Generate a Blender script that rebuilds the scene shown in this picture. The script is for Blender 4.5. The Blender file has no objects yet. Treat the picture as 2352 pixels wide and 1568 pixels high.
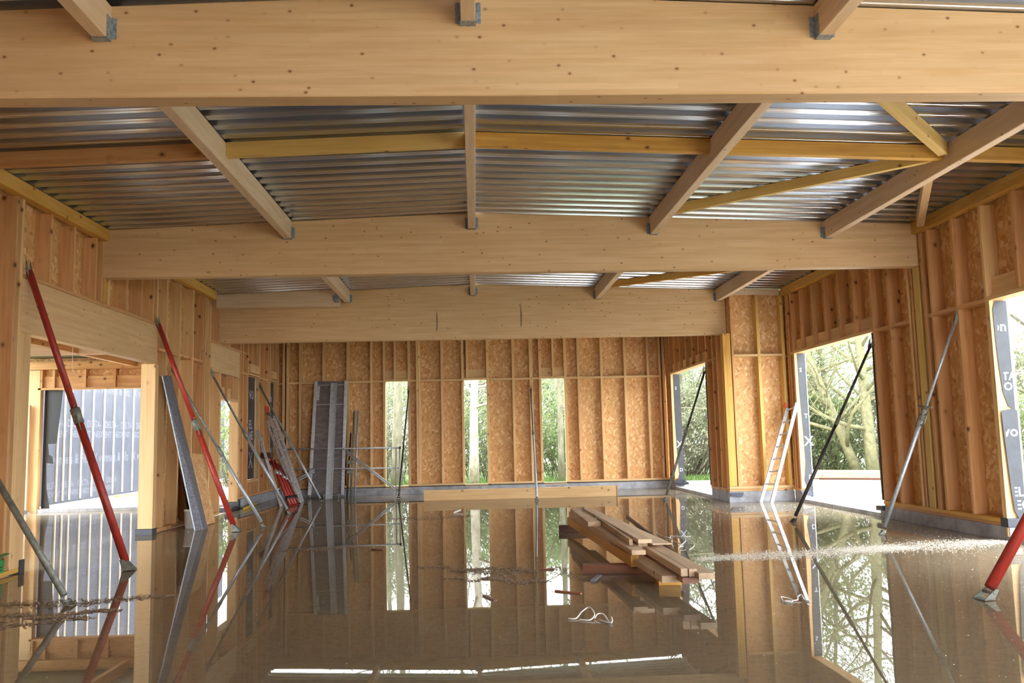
import bpy, bmesh, math, random
from mathutils import Vector, Matrix, Euler
random.seed(7)
S = bpy.context.scene
COL = S.collection

# ------------------------------------------------------------------ camera, sky, exposure
cam_d = bpy.data.cameras.new('camera')
cam = bpy.data.objects.new('camera', cam_d)
COL.objects.link(cam)
cam_d.sensor_width = 36.0
cam_d.lens = 2004.02 / 2352 * 36.0
cam_d.clip_end = 400
YAW, PITCH, ROLL, EYE = 0.0441, 0.1113, 0.0229, 1.3
def cam_matrix():
    cy, sy, cp, sp, cr, sr = math.cos(YAW), math.sin(YAW), math.cos(PITCH), math.sin(PITCH), math.cos(ROLL), math.sin(ROLL)
    rz = Matrix(((cy, sy, 0), (-sy, cy, 0), (0, 0, 1)))
    rx = Matrix(((1, 0, 0), (0, cp, -sp), (0, sp, cp)))
    ry = Matrix(((cr, 0, sr), (0, 1, 0), (-sr, 0, cr)))
    r = rz @ rx @ ry
    x, f, u = r @ Vector((1, 0, 0)), r @ Vector((0, 1, 0)), r @ Vector((0, 0, 1))
    m = Matrix((( x.x, u.x, -f.x, 0), (x.y, u.y, -f.y, 0), (x.z, u.z, -f.z, EYE), (0, 0, 0, 1)))
    return m
cam.matrix_world = cam_matrix()
S.camera = cam
wd = bpy.data.worlds.new('overcast_sky')
S.world = wd
wd.use_nodes = True
SKY = 1.0
bg = wd.node_tree.nodes['Background']
bg.inputs['Color'].default_value = (0.93, 0.97, 1.0, 1)
bg.inputs['Strength'].default_value = SKY
S.view_settings.view_transform = 'Standard'
S.view_settings.look = 'None'
S.view_settings.gamma = 1.0
S.view_settings.use_curve_mapping = False
S.view_settings.exposure = 3.55
S.cycles.max_bounces = 10
S.cycles.diffuse_bounces = 6
S.cycles.glossy_bounces = 5
S.cycles.transmission_bounces = 4
S.cycles.transparent_max_bounces = 8
S.cycles.sample_clamp_indirect = 12
S.cycles.use_denoising = True
S.cycles.denoiser = 'OPENIMAGEDENOISE'
S.cycles.caustics_reflective = True
S.cycles.caustics_refractive = False

# ------------------------------------------------------------------ materials
def lin(r, g, b):
    f = lambda c: (c / 255 / 12.92) if c / 255 <= 0.04045 else ((c / 255 + 0.055) / 1.055) ** 2.4
    return (f(r), f(g), f(b), 1.0)
class N:
    def __init__(s, name):
        s.m = bpy.data.materials.new(name); s.m.use_nodes = True
        s.t = s.m.node_tree; s.b = s.t.nodes['Principled BSDF']
    def n(s, typ, **kw):
        o = s.t.nodes.new(typ)
        for k, v in kw.items():
            if k in o.inputs: o.inputs[k].default_value = v
            else: setattr(o, k, v)
        return o
    def l(s, a, b): s.t.links.new(a, b)
    def ramp(s, fac, stops, interp='LINEAR'):
        r = s.n('ShaderNodeValToRGB'); r.color_ramp.interpolation = interp
        e = r.color_ramp.elements
        while len(e) < len(stops): e.new(0.5)
        for i, (p, c) in enumerate(stops):
            e[i].position = p; e[i].color = c if len(c) == 4 else (*c, 1)
        s.l(fac, r.inputs['Fac']); return r.outputs['Color']
    def mix(s, fac, a, b, mode='MIX'):
        x = s.n('ShaderNodeMix', data_type='RGBA', blend_type=mode)
        for sock, v in ((x.inputs[0], fac), (x.inputs[6], a), (x.inputs[7], b)):
            if hasattr(v, 'links'): s.l(v, sock)
            else: sock.default_value = v
        return x.outputs[2]
    def math(s, op, a, b=0.0, c=None):
        x = s.n('ShaderNodeMath', operation=op)
        for i, v in enumerate((a, b, c)):
            if v is None: continue
            if hasattr(v, 'links'): s.l(v, x.inputs[i])
            else: x.inputs[i].default_value = v
        return x.outputs[0]
    def coord(s, scale=(1, 1, 1), rot=(0, 0, 0), offs=True, kind='Object'):
        tc = s.n('ShaderNodeTexCoord'); mp = s.n('ShaderNodeMapping')
        mp.inputs['Scale'].default_value = scale; mp.inputs['Rotation'].default_value = rot
        src = tc.outputs[kind]
        if offs:
            oi = s.n('ShaderNodeObjectInfo'); a = s.n('ShaderNodeVectorMath', operation='ADD')
            m = s.n('ShaderNodeVectorMath', operation='SCALE'); m.inputs[0].default_value = (37.1, 13.7, 23.3)
            s.l(oi.outputs['Random'], m.inputs['Scale']); s.l(src, a.inputs[0]); s.l(m.outputs[0], a.inputs[1]); src = a.outputs[0]
        s.l(src, mp.inputs['Vector']); return mp.outputs['Vector']
    def noise(s, vec, scale, detail=3, rough=0.5):
        x = s.n('ShaderNodeTexNoise', Scale=scale, Detail=detail, Roughness=rough)
        s.l(vec, x.inputs['Vector']); return x.outputs['Fac']
    def bump(s, h, strength=0.2, dist=0.01):
        x = s.n('ShaderNodeBump', Strength=strength, Distance=dist); s.l(h, x.inputs['Height']); s.l(x.outputs['Normal'], s.b.inputs['Normal'])
    def set(s, **kw):
        for k, v in kw.items():
            k = k.replace('_', ' ')
            if hasattr(v, 'links'): s.l(v, s.b.inputs[k])
            else: s.b.inputs[k].default_value = v
        return s.m
def wood(name, light, dark, knot=6.0, knot_r=0.02, knot_col=(92, 52, 26), lam=0.0, stain=0.0, rough=0.62, vary=0.22):
    """grain runs along the object's local X"""
    k = N(name)
    g = k.noise(k.coord((1.2, 22, 22)), 1.0, 4, 0.6)
    g2 = k.noise(k.coord((0.5, 7, 7)), 2.0, 3)
    c = k.ramp(g, [(0.25, lin(*dark)), (0.62, lin(*light))])
    c = k.mix(k.math('MULTIPLY', g2, 0.35), c, lin(*dark))
    if lam:
        v = k.coord((1, 1, 1)); sp = k.n('ShaderNodeSeparateXYZ'); k.l(v, sp.inputs[0])
        row = k.math('FLOOR', k.math('DIVIDE', sp.outputs['Z'], lam))
        w = k.n('ShaderNodeTexWhiteNoise', noise_dimensions='1D'); k.l(row, w.inputs['W'])
        seg = k.math('FLOOR', k.math('ADD', k.math('DIVIDE', sp.outputs['X'], 1.7), k.math('MULTIPLY', w.outputs['Value'], 9.0)))
        w2 = k.n('ShaderNodeTexWhiteNoise', noise_dimensions='2D'); cb = k.n('ShaderNodeCombineXYZ')
        k.l(row, cb.inputs[0]); k.l(seg, cb.inputs[1]); k.l(cb.outputs[0], w2.inputs['Vector'])
        c = k.mix(k.math('MULTIPLY', w2.outputs['Value'], 0.30), c, lin(*[int(d * 0.93) for d in dark]))
        fr = k.math('FRACT', k.math('DIVIDE', sp.outputs['Z'], lam))
        line = k.math('LESS_THAN', fr, 0.02)
        c = k.mix(k.math('MULTIPLY', line, 0.22), c, lin(*[int(d * 0.75) for d in dark]))
    vo = k.n('ShaderNodeTexVoronoi', Scale=knot); k.l(k.coord((0.75, 1, 1)), vo.inputs['Vector'])
    r = knot_r * knot
    km = k.ramp(vo.outputs['Distance'], [(r * 0.55, (1, 1, 1)), (r, (0.45, 0.45, 0.45)), (r * 1.5, (0.12, 0.12, 0.12)), (r * 2.2, (0, 0, 0))])
    c = k.mix(km, c, lin(*knot_col))
    if stain:
        st = k.ramp(k.noise(k.coord((1.0, 3, 3)), 1.3, 4), [(0.55, (0, 0, 0)), (0.75, (1, 1, 1))])
        c = k.mix(k.math('MULTIPLY', st, stain), c, lin(70, 58, 48))
    oi = k.n('ShaderNodeObjectInfo')
    hs = k.n('ShaderNodeHueSaturation'); k.l(c, hs.inputs['Color'])
    k.l(k.math('ADD', k.math('MULTIPLY', oi.outputs['Random'], vary), 1.0 - vary / 2), hs.inputs['Value'])
    k.bump(g, 0.12, 0.004)
    return k.set(Base_Color=hs.outputs['Color'], Roughness=rough)
M = {}
M['glulam'] = wood('glulam_spruce', (232, 198, 152), (212, 170, 120), 9.0, 0.0092, (140, 86, 48), lam=0.042, rough=0.55, vary=0.05)
M['purlin'] = wood('purlin_spruce', (230, 206, 176), (212, 182, 146), 7.0, 0.009, (140, 92, 56), rough=0.58, vary=0.08)
M['stud'] = wood('stud_pine', (220, 172, 118), (192, 136, 84), 5.5, 0.022, (92, 46, 22), rough=0.6)
M['pale'] = wood('pale_spruce', (228, 192, 140), (208, 164, 110), 5.0, 0.018, (120, 72, 36), rough=0.6)
M['yellow'] = wood('yellow_treated_timber', (220, 174, 84), (194, 138, 56), 5.0, 0.016, (110, 66, 26), stain=0.25, rough=0.55)
M['yellowpale'] = wood('pale_yellow_timber', (226, 194, 118), (206, 166, 88), 5.0, 0.016, (120, 76, 30), rough=0.58)
M['plank'] = wood('weathered_plank', (218, 192, 160), (188, 158, 126), 5.0, 0.014, (96, 62, 36), stain=0.35, rough=0.7)
M['darkplank'] = wood('wet_dark_timber', (88, 54, 36), (58, 34, 22), 5.0, 0.015, (30, 18, 12), stain=0.4, rough=0.45)
M['redplank'] = wood('wet_red_timber', (150, 96, 66), (116, 68, 46), 6.0, 0.03, (60, 30, 18), stain=0.4, rough=0.4)

def osb():
    k = N('osb_board')
    base = None
    for i, (rot, sc) in enumerate((((0.3, 0.2, 0.5), (6, 22, 22)), ((0.1, 0.9, 1.3), (22, 6.5, 15)), ((0.2, -0.8, 2.4), (7.5, 24, 20)))):
        v = k.coord((1, 1, 1), rot)
        nz = k.n('ShaderNodeTexNoise', Scale=6.0, Detail=1.0); k.l(v, nz.inputs['Vector'])
        ad = k.n('ShaderNodeVectorMath', operation='ADD'); k.l(v, ad.inputs[0])
        sc_ = k.n('ShaderNodeVectorMath', operation='SCALE'); sc_.inputs['Scale'].default_value = 0.06
        k.l(nz.outputs['Color'], sc_.inputs[0]); k.l(sc_.outputs[0], ad.inputs[1])
        mp = k.n('ShaderNodeMapping'); mp.inputs['Scale'].default_value = sc; k.l(ad.outputs[0], mp.inputs['Vector'])
        vo = k.n('ShaderNodeTexVoronoi', Scale=1.0); k.l(mp.outputs[0], vo.inputs['Vector'])
        sp = k.n('ShaderNodeSeparateColor'); k.l(vo.outputs['Color'], sp.inputs[0])
        col = k.ramp(sp.outputs[0], [(0.0, lin(186, 134, 80)), (0.15, lin(208, 158, 100)), (0.75, lin(222, 176, 118)), (1.0, lin(242, 212, 164))])
        if base is None: base = col
        else: base = k.mix(k.math('GREATER_THAN', sp.outputs[1], 0.6), base, col)
    big = k.noise(k.coord((1, 1, 1)), 1.6, 3)
    base = k.mix(k.math('MULTIPLY', big, 0.35), base, lin(196, 140, 80))
    k.bump(big, 0.1, 0.004)
    return k.set(Base_Color=base, Roughness=0.6)
M['osb'] = osb()

def plain(name, rgb, rough=0.5, metal=0.0, var=0.15, scale=8.0, spec=0.5, dark=None, stretch=(1, 1, 1)):
    k = N(name)
    n = k.noise(k.coord(stretch), scale, 4, 0.6)
    d = lin(*(dark or [max(0, int(c * (1 - var))) for c in rgb]))
    c = k.ramp(n, [(0.3, d), (0.7, lin(*rgb))])
    return k.set(Base_Color=c, Roughness=rough, Metallic=metal, Specular_IOR_Level=spec)
M['galv'] = plain('galvanised_steel', (190, 198, 204), 0.38, 0.4, 0.2, 30)
M['galvdull'] = plain('dull_grey_steel', (142, 144, 134), 0.5, 0.25, 0.3, 22)
M['darksteel'] = plain('dark_steel', (84, 80, 76), 0.45, 0.4, 0.3, 20)
M['alu'] = plain('aluminium', (216, 218, 222), 0.38, 0.3, 0.18, 18)
M['hanger'] = plain('hanger_plate', (172, 184, 194), 0.5, 0.25, 0.35, 40)
M['membrane'] = plain('grey_wind_membrane', (62, 66, 76), 0.45, 0, 0.2, 6)
M['membranelight'] = plain('pale_grey_membrane', (80, 85, 102), 0.5, 0, 0.12, 3)  # paler tone of the grey membrane
M['black'] = plain('black_membrane', (24, 24, 27), 0.4, 0, 0.3, 6)
M['print'] = plain('white_print', (196, 202, 216), 0.6, 0, 0.08, 9)
M['white'] = plain('white_plastic', (226, 222, 214), 0.4, 0, 0.12, 6)
M['printfaint'] = plain('faint_white_print', (112, 118, 134), 0.6, 0, 0.1, 9)
M['batten'] = plain('overexposed_batten', (234, 222, 198), 0.6, 0, 0.1, 9)  # wood whitened to an overexposed look; strong light put into the colour
M['string'] = plain('white_string', (232, 230, 226), 0.6, 0, 0.08, 20)
M['green'] = plain('green_plastic', (46, 168, 88), 0.35, 0, 0.3, 12)
M['orange'] = plain('orange_webbing', (222, 82, 34), 0.6, 0, 0.25, 14)
M['yellowtool'] = plain('yellow_tool', (222, 186, 50), 0.4, 0, 0.15, 12)
M['greytool'] = plain('pale_grey_tool', (150, 156, 168), 0.4, 0.3, 0.2, 12)
M['ply'] = plain('grey_brown_deck_ply', (132, 122, 119), 0.55, 0, 0.3, 5, stretch=(1, 3, 3))
M['ledge'] = plain('grey_leaning_board', (122, 124, 136), 0.5, 0.1, 0.45, 7, dark=(76, 74, 80), stretch=(1.5, 6, 6))
M['brownpanel'] = plain('dark_brown_panel', (74, 44, 30), 0.55, 0, 0.2, 6)
M['concrete'] = plain('concrete_plinth', (178, 180, 186), 0.75, 0, 0.24, 5)
M['slab'] = plain('concrete_slab', (120, 108, 92), 0.8, 0, 0.2, 3)
M['gravel'] = plain('pale_limestone_gravel', (226, 222, 214), 0.9, 0, 0.1, 14)
M['grass'] = plain('grass_ground', (88, 110, 52), 0.9, 0, 0.35, 3)
M['blade'] = plain('grass_blade', (100, 132, 56), 0.7, 0, 0.3, 3)
M['bark'] = plain('mossy_pale_bark', (132, 130, 112), 0.85, 0, 0.35, 9, dark=(92, 92, 70), stretch=(1, 1, 0.4))
M['barkpale'] = plain('pale_bark', (190, 184, 170), 0.85, 0, 0.3, 8, dark=(136, 130, 114), stretch=(1, 1, 0.6))
M['barkyellow'] = plain('lichen_yellow_bark', (142, 140, 106), 0.85, 0, 0.35, 9, dark=(104, 102, 74))
M['twig'] = plain('grey_brown_twig', (112, 102, 90), 0.85, 0, 0.3, 6)
M['sawdust'] = plain('floating_sawdust', (240, 232, 216), 0.8, 0, 0.15, 30)
M['debris'] = plain('wet_debris', (168, 142, 114), 0.7, 0, 0.5, 30)

def leaf(name, a, b):
    k = N(name)
    n = k.noise(k.coord((1, 1, 1)), 2.2, 4)
    c = k.ramp(n, [(0.3, lin(*a)), (0.7, lin(*b))])
    k.set(Base_Color=c, Roughness=0.6)
    tr = k.n('ShaderNodeBsdfTranslucent'); k.l(c, tr.inputs['Color'])
    ms = k.n('ShaderNodeMixShader', Fac=0.4); k.l(k.b.outputs[0], ms.inputs[1]); k.l(tr.outputs[0], ms.inputs[2])
    k.l(ms.outputs[0], k.t.nodes['Material Output'].inputs['Surface'])
    return k.m
M['leaf'] = leaf('spring_leaf', (104, 122, 78), (150, 164, 114))
M['leafdark'] = leaf('ivy_leaf', (78, 100, 66), (120, 140, 98))
M['leafgrey'] = leaf('bramble_leaf', (120, 125, 98), (160, 165, 136))

def red_paint():
    k = N('worn_red_paint')
    n = k.ramp(k.noise(k.coord((3, 14, 14)), 3.0, 5, 0.7), [(0.52, (0, 0, 0)), (0.62, (1, 1, 1))])
    c = k.mix(k.math('MULTIPLY', n, 0.7), lin(166, 48, 36), lin(88, 52, 50))
    return k.set(Base_Color=c, Roughness=0.42)
M['red'] = red_paint()
M['reddark'] = plain('dark_red_paint', (128, 34, 28), 0.45, 0, 0.35, 16)

def deck():
    k = N('galvanised_roof_deck')
    n = k.noise(k.coord((0.4, 18, 18)), 1.0, 2)
    n2 = k.noise(k.coord((0.5, 1, 1)), 2.5, 2)
    c = k.ramp(k.math('ADD', k.math('MULTIPLY', n, 0.7), k.math('MULTIPLY', n2, 0.3)), [(0.3, lin(178, 186, 200)), (0.7, lin(204, 211, 223))])
    return k.set(Base_Color=c, Metallic=1.0, Roughness=k.math('ADD', k.math('MULTIPLY', n2, 0.08), 0.15))
M['deck'] = deck()

def water():
    k = N('clear_shallow_water')
    nt = k.n('ShaderNodeTexNoise', Scale=2.0, Detail=2.0); k.l(k.coord((0.7, 0.7, 1), offs=False), nt.inputs['Vector'])
    bp = k.n('ShaderNodeBump', Strength=0.012, Distance=0.01); k.l(nt.outputs['Fac'], bp.inputs['Height'])
    fr = k.n('ShaderNodeFresnel', IOR=1.39); k.l(bp.outputs['Normal'], fr.inputs['Normal'])
    gl = k.n('ShaderNodeBsdfGlossy', Roughness=0.012); k.l(bp.outputs['Normal'], gl.inputs['Normal'])
    tr = k.n('ShaderNodeBsdfTransparent', Color=(0.97, 0.955, 0.93, 1))
    si = k.n('ShaderNodeBsdfDiffuse', Color=lin(198, 182, 150))           # suspended silt
    tb = k.n('ShaderNodeMixShader', Fac=0.24); k.l(tr.outputs[0], tb.inputs[1]); k.l(si.outputs[0], tb.inputs[2])
    ms = k.n('ShaderNodeMixShader'); k.l(fr.outputs[0], ms.inputs[0]); k.l(tb.outputs[0], ms.inputs[1]); k.l(gl.outputs[0], ms.inputs[2])
    k.l(ms.outputs[0], k.t.nodes['Material Output'].inputs['Surface']); k.t.nodes.remove(k.b)
    return k.m
def mud():
    k = N('muddy_concrete')
    n = k.noise(k.coord((0.5, 0.5, 1), offs=False), 1.2, 5, 0.6)
    n2 = k.noise(k.coord((1, 1, 1), offs=False), 16.0, 5, 0.75)
    c = k.ramp(n, [(0.3, lin(208, 198, 176)), (0.7, lin(228, 219, 198))])
    c = k.mix(k.ramp(n2, [(0.45, (0, 0, 0)), (0.7, (0.6, 0.6, 0.6))]), c, lin(176, 162, 142))
    return k.set(Base_Color=c, Roughness=0.9)
M['mud'] = mud()
M['water'] = water()

# ------------------------------------------------------------------ object helpers
def wm(o):
    m = o.matrix_basis.copy()
    if o.parent: m = wm(o.parent) @ o.matrix_parent_inverse @ m
    return m
def link(o, parent=None):
    COL.objects.link(o)
    if parent:
        o.parent = parent; o.matrix_parent_inverse = wm(parent).inverted()
    return o
def tag(o, label=None, cat=None, group=None, kind=None):
    for k_, v in (('label', label), ('category', cat), ('group', group), ('kind', kind)):
        if v: o[k_] = v
    return o
def empty(name, loc=(0, 0, 0), parent=None, **kw):
    o = bpy.data.objects.new(name, None); o.location = loc; o.empty_display_size = 0.2
    link(o, parent); return tag(o, **kw)
def mesh(name, verts, faces, mat, smooth=False):
    me = bpy.data.meshes.new(name); me.from_pydata(verts, [], faces)
    if mat: me.materials.append(M[mat] if isinstance(mat, str) else mat)
    if smooth:
        for p in me.polygons: p.use_smooth = True
    me.update(); return me
def put(name, me, mat4, parent=None, **kw):
    o = bpy.data.objects.new(name, me); o.matrix_basis = mat4
    link(o, parent); return tag(o, **kw)
_cache = {}
def bar_mesh(L, w, h, mat, c=0.003):
    key = (round(L, 3), round(w, 3), round(h, 3), mat, c)
    if key in _cache: return _cache[key]
    c = min(c, w * 0.3, h * 0.3); a, b = w / 2, h / 2
    sec = [(-a + c, -b), (a - c, -b), (a, -b + c), (a, b - c), (a - c, b), (-a + c, b), (-a, b - c), (-a, -b + c)]
    v = [(x, y, z) for x in (-L / 2, L / 2) for y, z in sec]
    f = [(i, (i + 1) % 8, 8 + (i + 1) % 8, 8 + i) for i in range(8)] + [tuple(range(7, -1, -1)), tuple(range(8, 16))]
    me = mesh(f'bar_{len(_cache)}', v, f, mat); _cache[key] = me; return me
def frame(p0, p1, up=(0, 0, 1)):
    p0, p1 = Vector(p0), Vector(p1); x = (p1 - p0).normalized(); u = Vector(up)
    if abs(x.dot(u)) > 0.999: u = Vector((0, 1, 0))
    y = u.cross(x).normalized(); z = x.cross(y); m = (p0 + p1) / 2
    return Matrix(((x.x, y.x, z.x, m.x), (x.y, y.y, z.y, m.y), (x.z, y.z, z.z, m.z), (0, 0, 0, 1)))
def bar(name, p0, p1, w, h, mat, parent=None, up=(0, 0, 1), c=0.003, **kw):
    L = (Vector(p1) - Vector(p0)).length
    return put(name, bar_mesh(L, w, h, mat, c), frame(p0, p1, up), parent, **kw)
def box(name, x0, x1, y0, y1, z0, z1, mat, parent=None, grain=None, c=0.003, **kw):
    d = {'x': x1 - x0, 'y': y1 - y0, 'z': z1 - z0}
    g = grain or max(d, key=d.get)
    cx, cy, cz = (x0 + x1) / 2, (y0 + y1) / 2, (z0 + z1) / 2
    if g == 'x': return bar(name, (x0, cy, cz), (x1, cy, cz), d['y'], d['z'], mat, parent, c=c, **kw)
    if g == 'y': return bar(name, (cx, y0, cz), (cx, y1, cz), d['x'], d['z'], mat, parent, c=c, **kw)
    return bar(name, (cx, cy, z0), (cx, cy, z1), d['x'], d['y'], mat, parent, up=(0, 1, 0), c=c, **kw)
def tube_data(paths):
    V, F = [], []
    for pts, rad, n in paths:
        pts = [Vector(p) for p in pts]; base = len(V); m = len(pts)
        if not hasattr(rad, '__len__'): rad = [rad] * m
        prev = None
        for i, p in enumerate(pts):
            t = (pts[min(i + 1, m - 1)] - pts[max(i - 1, 0)]).normalized()
            if prev is None: a = t.orthogonal().normalized()
            else:
                a = prev - t * prev.dot(t)
                a = a.normalized() if a.length > 1e-6 else t.orthogonal().normalized()
            prev = a; b = t.cross(a)
            for k in range(n):
                q = 2 * math.pi * k / n
                V.append(p + (a * math.cos(q) + b * math.sin(q)) * rad[i])
        for i in range(m - 1):
            for k in range(n):
                k2 = (k + 1) % n
                F.append((base + i * n + k, base + i * n + k2, base + (i + 1) * n + k2, base + (i + 1) * n + k))
        F.append(tuple(base + k for k in range(n - 1, -1, -1)))
        F.append(tuple(base + (m - 1) * n + k for k in range(n)))
    return V, F
def tubes(name, paths, mat, parent=None, origin=None, smooth=True, **kw):
    V, F = tube_data(paths)
    o = Vector(origin if origin is not None else V[0])
    me = mesh(name, [v - o for v in V], F, mat, smooth)
    return put(name, me, Matrix.Translation(o), parent, **kw)
def rod(name, p0, p1, r, mat, parent=None, n=12, **kw):
    """straight round bar with its axis on local X"""
    L = (Vector(p1) - Vector(p0)).length; key = ('rod', round(L, 3), round(r, 4), mat, n)
    if key not in _cache:
        V, F = tube_data([([(-L / 2, 0, 0), (L / 2, 0, 0)], r, n)])
        me = mesh(f'rod_{len(_cache)}', V, F, mat)
        for p in me.polygons:
            if len(p.vertices) == 4: p.use_smooth = True
        _cache[key] = me
    return put(name, _cache[key], frame(p0, p1), parent, **kw)
def sheet(name, poly, normal, thick, mat, parent=None, **kw):
    """polygon slab: poly = world points in order, extruded by thick along normal"""
    o = Vector(poly[0]); nv = Vector(normal).normalized() * thick; n = len(poly)
    v = [Vector(p) - o for p in poly]; v += [p + nv for p in v]
    f = [tuple(range(n)), tuple(range(2 * n - 1, n - 1, -1))] + [(i, i + n, (i + 1) % n + n, (i + 1) % n) for i in range(n)]
    me = mesh(name, v, f, mat); me.validate()
    return put(name, me, Matrix.Translation(o), parent, **kw)
def text(name, body, loc, right, up, size, mat='print', parent=None, bold=0.0, clip=None):
    cu = bpy.data.curves.new(name, 'FONT'); cu.body = body; cu.size = size; cu.offset = bold
    cu.resolution_u = 2; cu.extrude = 0.0006
    tmp = bpy.data.objects.new('tmp', cu); COL.objects.link(tmp)
    dg = bpy.context.evaluated_depsgraph_get()
    me = bpy.data.meshes.new_from_object(tmp.evaluated_get(dg)); me.name = name
    bpy.data.objects.remove(tmp); bpy.data.curves.remove(cu)
    if clip:                                            # print cut off by the edge of the sheet
        bm = bmesh.new(); bm.from_mesh(me)
        for co, no in ((clip[0], (-1, 0, 0)), (clip[1], (1, 0, 0))):
            bmesh.ops.bisect_plane(bm, geom=bm.verts[:] + bm.edges[:] + bm.faces[:], plane_co=(co, 0, 0), plane_no=no, clear_outer=True)
        bm.to_mesh(me); bm.free()
    me.materials.clear(); me.materials.append(M[mat])
    x, u = Vector(right).normalized(), Vector(up).normalized(); z = x.cross(u)
    m = Matrix(((x.x, u.x, z.x, loc[0]), (x.y, u.y, z.y, loc[1]), (x.z, u.z, z.z, loc[2]), (0, 0, 0, 1)))
    return put(name, me, m, parent)

# ------------------------------------------------------------------ key planes
XL, XR, YB = -4.88, 6.13, 22.01
D1, D2, D3, TB = 5.731, 11.589, 17.052, 0.176
DEP = 0.18                                   # stud depth
SL = 0.0375
roof = lambda x: 4.372 - SL * abs(x)

# ------------------------------------------------------------------ ground, floor, water
def ground():
    sheet('ground', [(-60, -20, -0.12), (70, -20, -0.12), (70, 90, -0.12), (-60, 90, -0.12)], (0, 0, -1), 0.3, 'grass', kind='structure', label='grassy ground around the building')
    sheet('gravel_terrace', [(6.36, -8, 0.03), (10.2, -8, 0.03), (10.35, 15.5, 0.03), (10.7, 22.3, 0.03), (8.8, 24.0, 0.03), (5.1, 24.7, 0.03), (5.1, 16.99, 0.03), (6.36, 16.99, 0.03)], (0, 0, -1), 0.14, 'gravel', kind='structure', label='white gravel terrace outside the right openings')
    sheet('gravel_path', [(-5.2, 19.1, 0.07), (-9.55, 19.1, 0.07), (-9.55, 34, 0.07), (-5.9, 34, 0.07), (-5.2, 26, 0.07)], (0, 0, -1), 0.18, 'gravel', kind='structure', label='pale gravel strip outside the annex opening')
    box('floor', -9.6, 6.33, -7, 22.2, -0.30, -0.02, 'mud', kind='structure', label='concrete slab under the flood water')
    n = 40
    W = [(-4.88, 22.0), (-4.88, 13.5), (-5.12, 13.5), (-5.12, 18.88), (-9.3, 18.88), (-9.3, 8.7), (-5.12, 8.7), (-5.12, 9.82), (-4.88, 9.82), (-4.88, -6.9), (6.13, -6.9), (6.13, 16.8), (4.86, 16.8), (4.86, 22.0)]
    me = mesh('flood_water', [(x, y, 0) for x, y in W], [tuple(range(len(W)))], 'water')
    if me.polygons[0].normal.z < 0: me.flip_normals()
    put('flood_water', me, Matrix.Identity(4), label='shallow muddy rainwater flooding the whole floor', cat='water', kind='stuff')
ground()

# ------------------------------------------------------------------ roof deck
def deck_mesh(L, width, slope):
    """ribs run along X, profile along Y; slope = dz/dx"""
    pitch, h = 0.25, 0.075
    prof = []
    y = 0.0
    while y < width - 0.01:
        prof += [(y, h), (y + 0.112, h), (y + 0.128, 0), (y + 0.172, 0), (y + 0.176, 0.007), (y + 0.184, 0.007), (y + 0.188, 0), (y + 0.234, 0)]
        y += pitch
    prof += [(y, h), (y + 0.02, h)]
    V = [(0, py, pz) for py, pz in prof] + [(L, py, pz + slope * L) for py, pz in prof]
    n = len(prof)
    F = [(i, i + 1, n + i + 1, n + i) for i in range(n - 1)]
    return mesh('roof_sheet', V, F, 'deck')
ceil = empty('ceiling', (0, 0, 4.372), kind='structure', label='galvanised corrugated steel roof deck')
mL = deck_mesh(5.35, 1.0, -SL); mR1 = deck_mesh(4.45, 1.0, -SL); mR2 = deck_mesh(2.3, 1.0, -SL)
for i in range(24):
    y = -1.75 + i
    z0 = 4.372
    put('roof_sheet', mL, Matrix.Translation((0, y + 1.0, z0)) @ Matrix.Rotation(math.pi, 4, 'Z'), ceil)
    put('roof_sheet', mR1, Matrix.Translation((0, y, z0)), ceil)
    put('roof_sheet', mR2, Matrix.Translation((4.4, y, z0 - SL * 4.4 + 0.0035)), ceil)

# ------------------------------------------------------------------ main beams, purlins, blocking
def gable_beam(name, x0, x1, y0, y1, zb, mat, **kw):
    c = 0.008
    V, xs = [], ([x0, 0.0, x1] if x0 < 0 < x1 else [x0, x1])
    for x in xs:
        zt = roof(x) - 0.002
        V += [(x, y0 + c, zb), (x, y1 - c, zb), (x, y1, zb + c), (x, y1, zt - c), (x, y1 - c, zt), (x, y0 + c, zt), (x, y0, zt - c), (x, y0, zb + c)]
    F = []
    for s in range(len(xs) - 1):
        for i in range(8): F.append((s * 8 + i, s * 8 + (i + 1) % 8, s * 8 + 8 + (i + 1) % 8, s * 8 + 8 + i))
    e = (len(xs) - 1) * 8
    F += [tuple(range(7, -1, -1)), tuple(range(e, e + 8))]
    o = Vector(((x0 + x1) / 2, (y0 + y1) / 2, zb))
    return put(name, mesh(name, [Vector(v) - o for v in V], F, mat), Matrix.Translation(o), **kw)
gable_beam('glulam_beam', -4.95, 6.2, D1, D1 + TB, 3.634, 'glulam', label='nearest deep glulam roof beam, across the top of the picture', cat='beam')
gable_beam('glulam_beam', -4.95, 6.2, D2, D2 + TB, 3.5416, 'glulam', label='middle glulam roof beam, its ends resting on the left and right walls', cat='beam')
b3 = gable_beam('glulam_beam', -4.93, 5.03, D3, D3 + TB, 3.2716, 'glulam', label='farthest glulam roof beam with two dark vertical smudges', cat='beam')
b4 = gable_beam('glulam_beam', -4.93, -2.575, 16.80, 16.92, 3.924, 'purlin', label='short glulam beam in front of the left end of the farthest beam', cat='beam')
sheet('end_plate', [(-2.72, 16.797, 4.13), (-2.59, 16.797, 4.20), (-2.59, 16.797, 3.99), (-2.66, 16.797, 3.99), (-2.70, 16.797, 4.025)], (0, -1, 0), 0.003, 'hanger', b4, label='grey steel end plate')
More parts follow.
